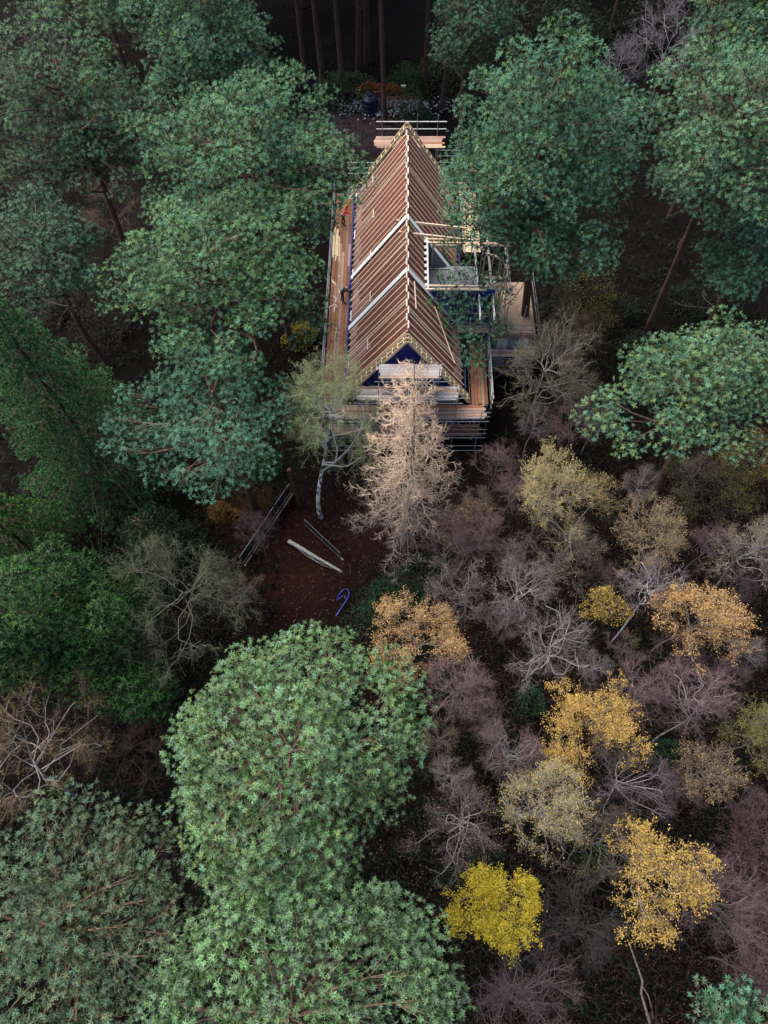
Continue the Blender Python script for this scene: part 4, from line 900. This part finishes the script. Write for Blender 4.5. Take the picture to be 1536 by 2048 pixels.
# uncountable growth: brushwood, ferns, litter
def brushwood():
    rng = np.random.default_rng(131); mb = MB()
    n = 14000; px = rng.uniform(640, 1640, n); py = rng.uniform(880, 2150, n)
    keep = ~((px < 880) & (py > 1180)); px, py = px[keep], py[keep]
    q = np.array([G(a, b_, .0) for a, b_ in zip(px, py)]); q = q[~((q[:, 0] < 8) & (q[:, 1] > 26.5))]; n = len(q)
    q[:, 2] = -.1 + rng.random(n) ** 1.5 * 2.4
    d = nrm(rng.normal(0, .8, (n, 3)) + UP * .7); L = rng.uniform(.3, 1.3, (n, 1))
    c = pick(((.075, .045, .042), (.055, .038, .032), (.095, .070, .066), (.05, .025, .02)), (1, 1, .6, 1), n, rng)
    prisms(mb, q, q + d * L, .012, 0, c, 3)
    k = 2; s = np.repeat(q, k, 0) + np.repeat(d * L, k, 0) * rng.uniform(.2, .8, (n * k, 1))
    prisms(mb, s, s + nrm(np.repeat(d, k, 0) + rng.normal(0, .7, (n * k, 3))) * rng.uniform(.15, .5, (n * k, 1)), .008, 0, np.repeat(c, k, 0), 3)
    tag(mb.build('brushwood', M['twig']), 'low tangle of dark brown and purple twigs under the birches', 'brushwood', kind='stuff')
    mb = MB(); n = 20000; px = rng.uniform(380, 1640, n); py = rng.uniform(860, 2150, n)
    q = np.array([G(a, b_, .0) for a, b_ in zip(px, py)]); q = q[~((q[:, 0] > -6) & (q[:, 0] < 8) & (q[:, 1] > 26.5))]; n = len(q); q[:, 2] = .0 + rng.random(n) ** 3 * .8
    leaves(mb, q, .085, pick(((.16, .075, .03), (.22, .12, .05), (.10, .04, .022), (.30, .19, .06), (.07, .03, .018)), (1, .5, 1.2, .25, 1), n, rng), rng, 1.5)
    tag(mb.build('leaf_litter', M['leaf']), 'fallen brown and orange leaves scattered over the forest floor', 'leaves', kind='stuff')
    mb = MB(); n = 36000; px = rng.uniform(-100, 1640, n); py = rng.uniform(-60, 2120, n); q = np.array([G(a, b_, .0) for a, b_ in zip(px, py)])
    q = q[~((q[:, 0] > -7) & (q[:, 0] < 13) & (q[:, 1] > 12.5) & (q[:, 1] < 62))]; q = q[(rng.random(len(q)) < .75 + .35 * np.sin(q[:, 0] * .8) * np.sin(q[:, 1] * .7))]; n = len(q)
    p = q + np.stack([rng.normal(0, .2, n), rng.normal(0, .2, n), rng.random(n) ** 1.5 * 1.3], 1)
    tufts(mb, p, UP + rng.normal(0, .3, (n, 3)), rng.uniform(.3, .55, n), 4, 85, .30, pick(((.010, .021, .008), (.012, .009, .006), (.007, .014, .008)), (1, 1, 1), n, rng), rng)
    tag(mb.build('undergrowth', M['leaf']), 'dark ferns and brambles covering the floor between the trunks', 'undergrowth', kind='stuff')
brushwood()

# ------------------------------------------------------------------ things on the ground near the clearing
a, b_ = np.array(G(577, 1082, .35)), np.array(G(684, 1144, .12))
root = tag(empty('felled_log', tuple(a * [1, 1, 0])), 'pale peeled log lying across the red brown clearing', 'log')
mb = MB(); pts = [a + (b_ - a) * t + np.array([0, 0, .03 * math.sin(t * 9)]) for t in np.linspace(0, 1, 9)]; pipe(mb, np.array(pts) - a * [1, 1, 0], np.linspace(.15, .075, 9), [(.50, .49, .46)] * 9, 9); mb.build('stem', M['bark'], root, True)
mb = MB()
for k, f in ((.12, .75), (.3, .9)):
    s0 = a + (b_ - a) * k; pts = [s0 + (b_ - a) * (f - k) * t + np.array([-.10 * math.sin(t * 3.1), -.22 * math.sin(t * 3.1), -.12]) for t in np.linspace(0, 1, 6)]
    pipe(mb, np.array(pts) - a * [1, 1, 0], np.linspace(.05, .02, 6), (.24, .25, .26), 5)
mb.build('side_branch', M['bark'], root, True)
M['netting'] = solid('netting', (.022, .019, .018), .9, noise=.5, scale=14)
def fence(label, pa, pb, h, n):
    A_, B_ = np.array(G(*pa)), np.array(G(*pb)); root = tag(empty('mesh_fence', tuple(A_)), label, 'fence', 'site fences'); D_ = B_ - A_
    for i in range(n):
        s, e = D_ * (i / n), D_ * ((i + .97) / n)
        for z in (.12, h): tube('rail', s + UP * z, e + UP * z, T, root, .018)
        for q in (s, e): tube('post', q, q + UP * h, T, root, .022)
        beam('netting', s + UP * (h * .53), e + UP * (h * .53), .012, h * .8, M['netting'], root)
    beam('kick_rail', UP * .05 + np.array([.15, -.1, 0]), D_ + UP * .05 + np.array([.15, -.1, 0]), .06, .06, M['timber_y'], root)
fence('dark netted mesh fence with pale top rail left of the clearing', (582, 985), (485, 1130), 1.25, 3)
fence('short dark netted fence at the larch side of the clearing', (612, 1052), (682, 1118), 1.0, 2)
# blue hose
hp = [(672, 1232), (684, 1214), (697, 1195), (699, 1182), (690, 1176), (679, 1186), (672, 1203), (680, 1196), (688, 1188), (692, 1200)]
pt = np.array([G(x, y, .25 + .1 * math.sin(i)) for i, (x, y) in enumerate(hp)]); tt = np.linspace(0, len(pt) - 1, 46)
pt = np.stack([np.interp(tt, range(len(pt)), pt[:, j]) for j in range(3)], 1)
for _ in range(3): pt[1:-1] = (pt[:-2] + pt[1:-1] * 2 + pt[2:]) / 4
M['hose'] = solid('hose', (.012, .025, .22), .35, spec=.5, noise=.2)
mb = MB(); pipe(mb, pt, np.linspace(.06, .022, len(pt)), (.1, .1, .5), 8); tag(mb.build('hose', M['hose'], None, True), 'blue coiled hose lying on the leaf litter above the dome crowned pine', 'hose')
# sawn trunk
x, y, _ = G(600, 1010); rt_ = tag(empty('sawn_trunk', (x, y, -.1)), 'sawn off red brown pine stem with round cut top beside the fence', 'tree stump')
x2, y2, _ = G(578, 938, 3.6); mb = MB(); q = np.array([(0, 0, 0), ((x2 - x) * .5, (y2 - y) * .5, 1.9), (x2 - x, y2 - y, 3.6)]); pipe(mb, q, [.17, .15, .17], [(.06, .04, .034), (.07, .04, .03), (.10, .05, .036)], 10); mb.build('stem', M['bark'], rt_, True)
mb = MB(); pipe(mb, [q[-1] + UP * .0, q[-1] + UP * .06], [.16, .13], (.16, .085, .065), 10); mb.build('cut_face', M['bark'], rt_, True)
# fallen pale limb
hp = [(1258, 1885), (1272, 1925), (1285, 1962), (1282, 1985), (1292, 2020), (1304, 2060)]
pt = np.array([G(x, y, 3.0 - .35 * i) for i, (x, y) in enumerate(hp)]); o0 = pt[-1] * [1, 1, 0]
rt_ = tag(empty('dead_snag', tuple(o0)), 'thin bare pale forked snag beside the small blue green pine top', 'dead tree')
mb = MB(); pipe(mb, np.concatenate([pt, [[*G(1308, 2085)[:2], -.1]]]) - o0, np.linspace(.04, .085, 7), (.22, .16, .14), 6); mb.build('stem', M['bark'], rt_, True)
pt2 = np.array([G(x, y, z) for x, y, z in ((1283, 1970, 1.9), (1296, 1990, 1.7), (1304, 2018, 1.2), (1306, 2050, .7))]); mb = MB(); pipe(mb, pt2 - o0, np.linspace(.045, .025, 4), (.20, .15, .13), 5); mb.build('fork', M['bark'], rt_, True)

# ------------------------------------------------------------------ things beyond the far gable
rng = np.random.default_rng(141)
hx, hy, _ = G(790, 218); n = 1500
u = rng.normal(0, 1, (n, 2)) * [2.4, .75]; z = np.clip(.75 * np.exp(-(u[:, 0] / 3.2) ** 2 - (u[:, 1] / 1.1) ** 2), 0, 1)
mb = MB(); cen = np.stack([u[:, 0] + hx - .3, u[:, 1] + hy + .4, z], 1); s = rng.uniform(.06, .15, n)
ico = np.array([(1, 0, 0), (-1, 0, 0), (0, 1, 0), (0, -1, 0), (0, 0, 1), (0, 0, -1)], float); ff = np.array([(0, 2, 4), (2, 1, 4), (1, 3, 4), (3, 0, 4), (2, 0, 5), (1, 2, 5), (3, 1, 5), (0, 3, 5)])
vv = cen[:, None] + (ico[None] * rng.uniform(.6, 1.2, (n, 6, 1))) * s[:, None, None]
cst = jit((.40, .41, .46), n, rng, .35); mb.add(vv, (ff[None] + (np.arange(n) * 6)[:, None, None]).reshape(-1, 3), np.repeat(cst, 6, 0))
tag(mb.build('stone_heap', M['bark']), 'heap of broken white stones beyond the far gable', 'stones', kind='stuff')
def lathe_tank():
    x, y, _ = G(740, 222); r = tag(empty('water_tank', (x, y, -.08)), 'dark blue black round tank beside the stone heap', 'tank')
    prof = [(.0, 0), (.75, 0), (.78, .1), (.78, .45), (.74, .5), (.78, .55), (.78, 1.0), (.74, 1.05), (.78, 1.1), (.76, 1.45), (.55, 1.62), (.25, 1.70)]
    v, f = [], []; k = 20
    for rr_, z_ in prof: v += [(rr_ * math.cos(i * 2 * math.pi / k), rr_ * math.sin(i * 2 * math.pi / k), z_) for i in range(k)]
    for j in range(len(prof) - 1): f += [(j * k + i, j * k + (i + 1) % k, (j + 1) * k + (i + 1) % k, (j + 1) * k + i) for i in range(k)]
    me = bpy.data.meshes.new('body'); me.from_pydata(v, [], f); m_ = solid('tank', (.012, .02, .05), .4, noise=.3); me.materials.append(m_); put('body', me, r)
    mb = MB(); pipe(mb, [(0, 0, 1.68), (0, 0, 1.80)], .27, (.02, .02, .03), 12); mb.build('lid', m_, r)
lathe_tank()
M['red'] = solid('red', (.42, .02, .025), .5, noise=.25)
x, y, _ = G(776, 214)
def barrier(x, y, lab):
    r = tag(empty('safety_barrier', (x, y, -.05)), lab, 'barrier', 'red barriers')
    for z in (.12, .95): beam('rail', (0, 0, z), (1.35, 0, z), .05, .12, M['red'], r)
    for i in range(6): beam('slat', (.05 + i * .25, 0, .18), (.05 + i * .25, 0, .9), .04, .05, M['red'], r)
    for s in (.15, 1.2): beam('foot', (s, -.3, .03), (s, .3, .03), .08, .06, M['red'], r)
barrier(x, y, 'red plastic barrier beside the stone heap, next to the tall trunk'); barrier(x + 1.5, y + .1, 'red plastic barrier beside the stone heap, away from the tall trunk')
x, y, _ = G(757, 218); r = tag(empty('sack_trolley', (x, y, -.05)), 'blue trolley with pale frame between the tank and the trunk', 'trolley')
M['tblue'] = solid('tblue', (.03, .12, .30), .5, noise=.2)
box('bin', (-.35, -.3, .25), (.35, .3, .75), M['tblue'], r)
for s in (-.3, .3): tube('handle', (s, .33, .2), (s, .38, 1.55), M['timber'], r, .03)
tube('crossbar', (-.3, .38, 1.55), (.3, .38, 1.55), M['timber'], r, .03)
for s in (-.42, .42): tube('wheel', (s - .04, 0, .17), (s + .04, 0, .17), M['dark'], r, .17)
x, y, _ = G(806, 206); r = tag(empty('lamp_post', (x, y, -.05)), 'small white topped post lamp behind the red barrier', 'lamp')
tube('post', (0, 0, 0), (0, 0, 1.7), M['dark'], r, .04); box('lamp_head', (-.22, -.12, 1.7), (.22, .12, 1.82), M['white'], r)
x, y, _ = G(717, 205); r = tag(empty('sign_board', (x, y, -.05)), 'small yellowish notice board left of the dark tank', 'sign')
tube('post', (0, .04, 0), (0, .04, 1.2), M['dark'], r, .03); box('panel', (-.26, -.02, .95), (.26, .01, 1.4), M['timber_y'], r)

# ------------------------------------------------------------------ workers
SKIN = solid('skin', (.42, .25, .18), .6, noise=.1)
def worker(label, loc, rz, lean, cols, helmet, arms, vest=None):
    """body grown from a skeleton; lean = forward bend of the back; cols = (jacket, trousers)"""
    root = tag(empty('person', loc, rz), label, 'person')
    def hip(s): return Vector((.10 * s, 0, .93))
    cb, sb = math.cos(lean), math.sin(lean)
    def tor(h, x=0, f=0): return Vector((x, h * sb + f * cb, .95 + h * cb - f * sb))
    V, E, Rd, G_ = [], [], [], []
    def add(p, r, parent=None, g=0):
        V.append(Vector(p)); Rd.append(r); G_.append(g)
        if parent is not None: E.append((parent, len(V) - 1))
        return len(V) - 1
    pel = add((0, 0, .95), .15, None, 1); wai = add(tor(.18), .14, pel, 0); che = add(tor(.40), .17, wai, 0); nek = add(tor(.56), .075, che, 2); hd0 = add(tor(.66, 0, .02), .09, nek, 2); hd1 = add(tor(.78, 0, .03), .098, hd0, 2); add(tor(.86, 0, .02), .06, hd1, 2)
    add(tor(.70, 0, .12), .022, hd0, 2)
    for s in (-1, 1):
        h = add(hip(s), .11, pel, 1); k = add((.12 * s, .10 if s > 0 else .03, .50), .075, h, 1); an = add((.13 * s, .02 if s > 0 else -.08, .09), .05, k, 1); add((.14 * s, .18 if s > 0 else .08, .045), .045, an, 3)
        sh = add(tor(.46, .19 * s), .085, che, 0); el = add(tor(.46, .19 * s) + Vector(arms[0 if s < 0 else 1][0]), .055, sh, 0)
        wr = add(V[el] + Vector(arms[0 if s < 0 else 1][1]), .04, el, 0); dv = (V[wr] - V[el]).normalized(); pm = add(V[wr] + dv * .07, .035, wr, 2)
        side = dv.cross(Vector((0, 0, 1))).normalized() if abs(dv.z) < .95 else Vector((1, 0, 0))
        for fi, (o_, ln) in enumerate(((-.028, .070), (-.009, .085), (.010, .080), (.028, .062))):
            f0 = add(V[pm] + side * o_ + dv * .03, .010, pm, 2); f1 = add(V[f0] + dv * ln * .5, .009, f0, 2); add(V[f1] + (dv + Vector((0, 0, -.6))).normalized() * ln * .5, .008, f1, 2)
        t0 = add(V[wr] + dv * .03 + side * -.04, .011, wr, 2); add(V[t0] + (dv - side * .6).normalized() * .05, .009, t0, 2)
    me = bpy.data.meshes.new('body'); me.from_pydata(V, E, []); tmp = bpy.data.objects.new('tmp_body', me); COL.objects.link(tmp)
    tmp.modifiers.new('skin', 'SKIN'); tmp.modifiers.new('sub', 'SUBSURF').levels = 1
    for i, sv in enumerate(me.skin_vertices[0].data): sv.radius = (Rd[i], Rd[i] * (.78 if G_[i] < 2 and i < 4 else 1)); sv.use_root = (i == 0)
    dg = bpy.context.evaluated_depsgraph_get(); me2 = bpy.data.meshes.new_from_object(tmp.evaluated_get(dg)); bpy.data.objects.remove(tmp)
    for c in (cols[0], cols[1], SKIN, M['dark']): me2.materials.append(c)
    sk = np.array([tuple(v_) for v_ in V]); gg = np.array(G_)
    for p_ in me2.polygons: p_.material_index = int(gg[np.argmin(((sk - np.array(p_.center)) ** 2).sum(1))]); p_.use_smooth = True
    me2.name = 'body'; put('body', me2, root)
    hc = tor(.80, 0, .03); v, f, k = [], [], 14
    for j, (rr_, z_) in enumerate(((.165, -.02), (.13, .0), (.128, .06), (.10, .12), (.05, .15), (.005, .157))):
        for i in range(k):
            a = i * 2 * math.pi / k; q_ = Vector((rr_ * math.cos(a), rr_ * math.sin(a) * 1.15, z_)); v.append(hc + Matrix.Rotation(-lean * .8, 3, 'X') @ q_)
    for j in range(5): f += [(j * k + i, j * k + (i + 1) % k, (j + 1) * k + (i + 1) % k, (j + 1) * k + i) for i in range(k)]
    hm = bpy.data.meshes.new('helmet'); hm.from_pydata(v, [], f); hm.materials.append(helmet); put('helmet', hm, root)
    if vest:
        for z_ in (.14, .36):
            mb = MB(); a = np.linspace(0, 2 * math.pi, 15); c_ = tor(z_); rr_ = .165 if z_ < .2 else .19
            ring = np.array([c_ + Matrix.Rotation(-lean, 3, 'X') @ Vector((rr_ * 1.05 * math.cos(t_), rr_ * .88 * math.sin(t_), 0)) for t_ in a]); pipe(mb, ring, .02, (.7, .7, .6), 4); mb.build('reflective_band', vest, root)
    return root
REDJ = solid('red_jacket', (.62, .035, .02), .7, noise=.2); NAVY = solid('navy_cloth', (.016, .017, .03), .8, noise=.3); NAVB = solid('blue_helmet', (.02, .04, .30), .3, spec=.5); BLUH = solid('sky_helmet', (.03, .13, .45), .3, spec=.5); ORH = solid('orange_helmet', (.65, .10, .02), .3, spec=.5)
reach = (((.02, .22, -.16), (-.02, .2, .02)), ((-.02, .2, -.2), (.0, .22, -.02)))
worker('person in red jacket and dark trousers leaning to the roof on the left walkway', (-3.3, 46.4, 4.05), R(-70), .4, (REDJ, NAVY), ORH, reach, M['white'])
worker('person in dark clothes and navy helmet bending over the left eaves', (-3.15, 38.2, 4.05), R(-75), .85, (NAVY, NAVY), NAVB, reach)
worker('person in black clothes and bright blue helmet on the right rear walkway', (7.15, 49.3, 4.05), R(150), .25, (NAVY, NAVY), BLUH, (((-.1, .05, -.25), (.05, .18, -.1)), ((.1, .05, -.25), (-.05, .18, -.1))))
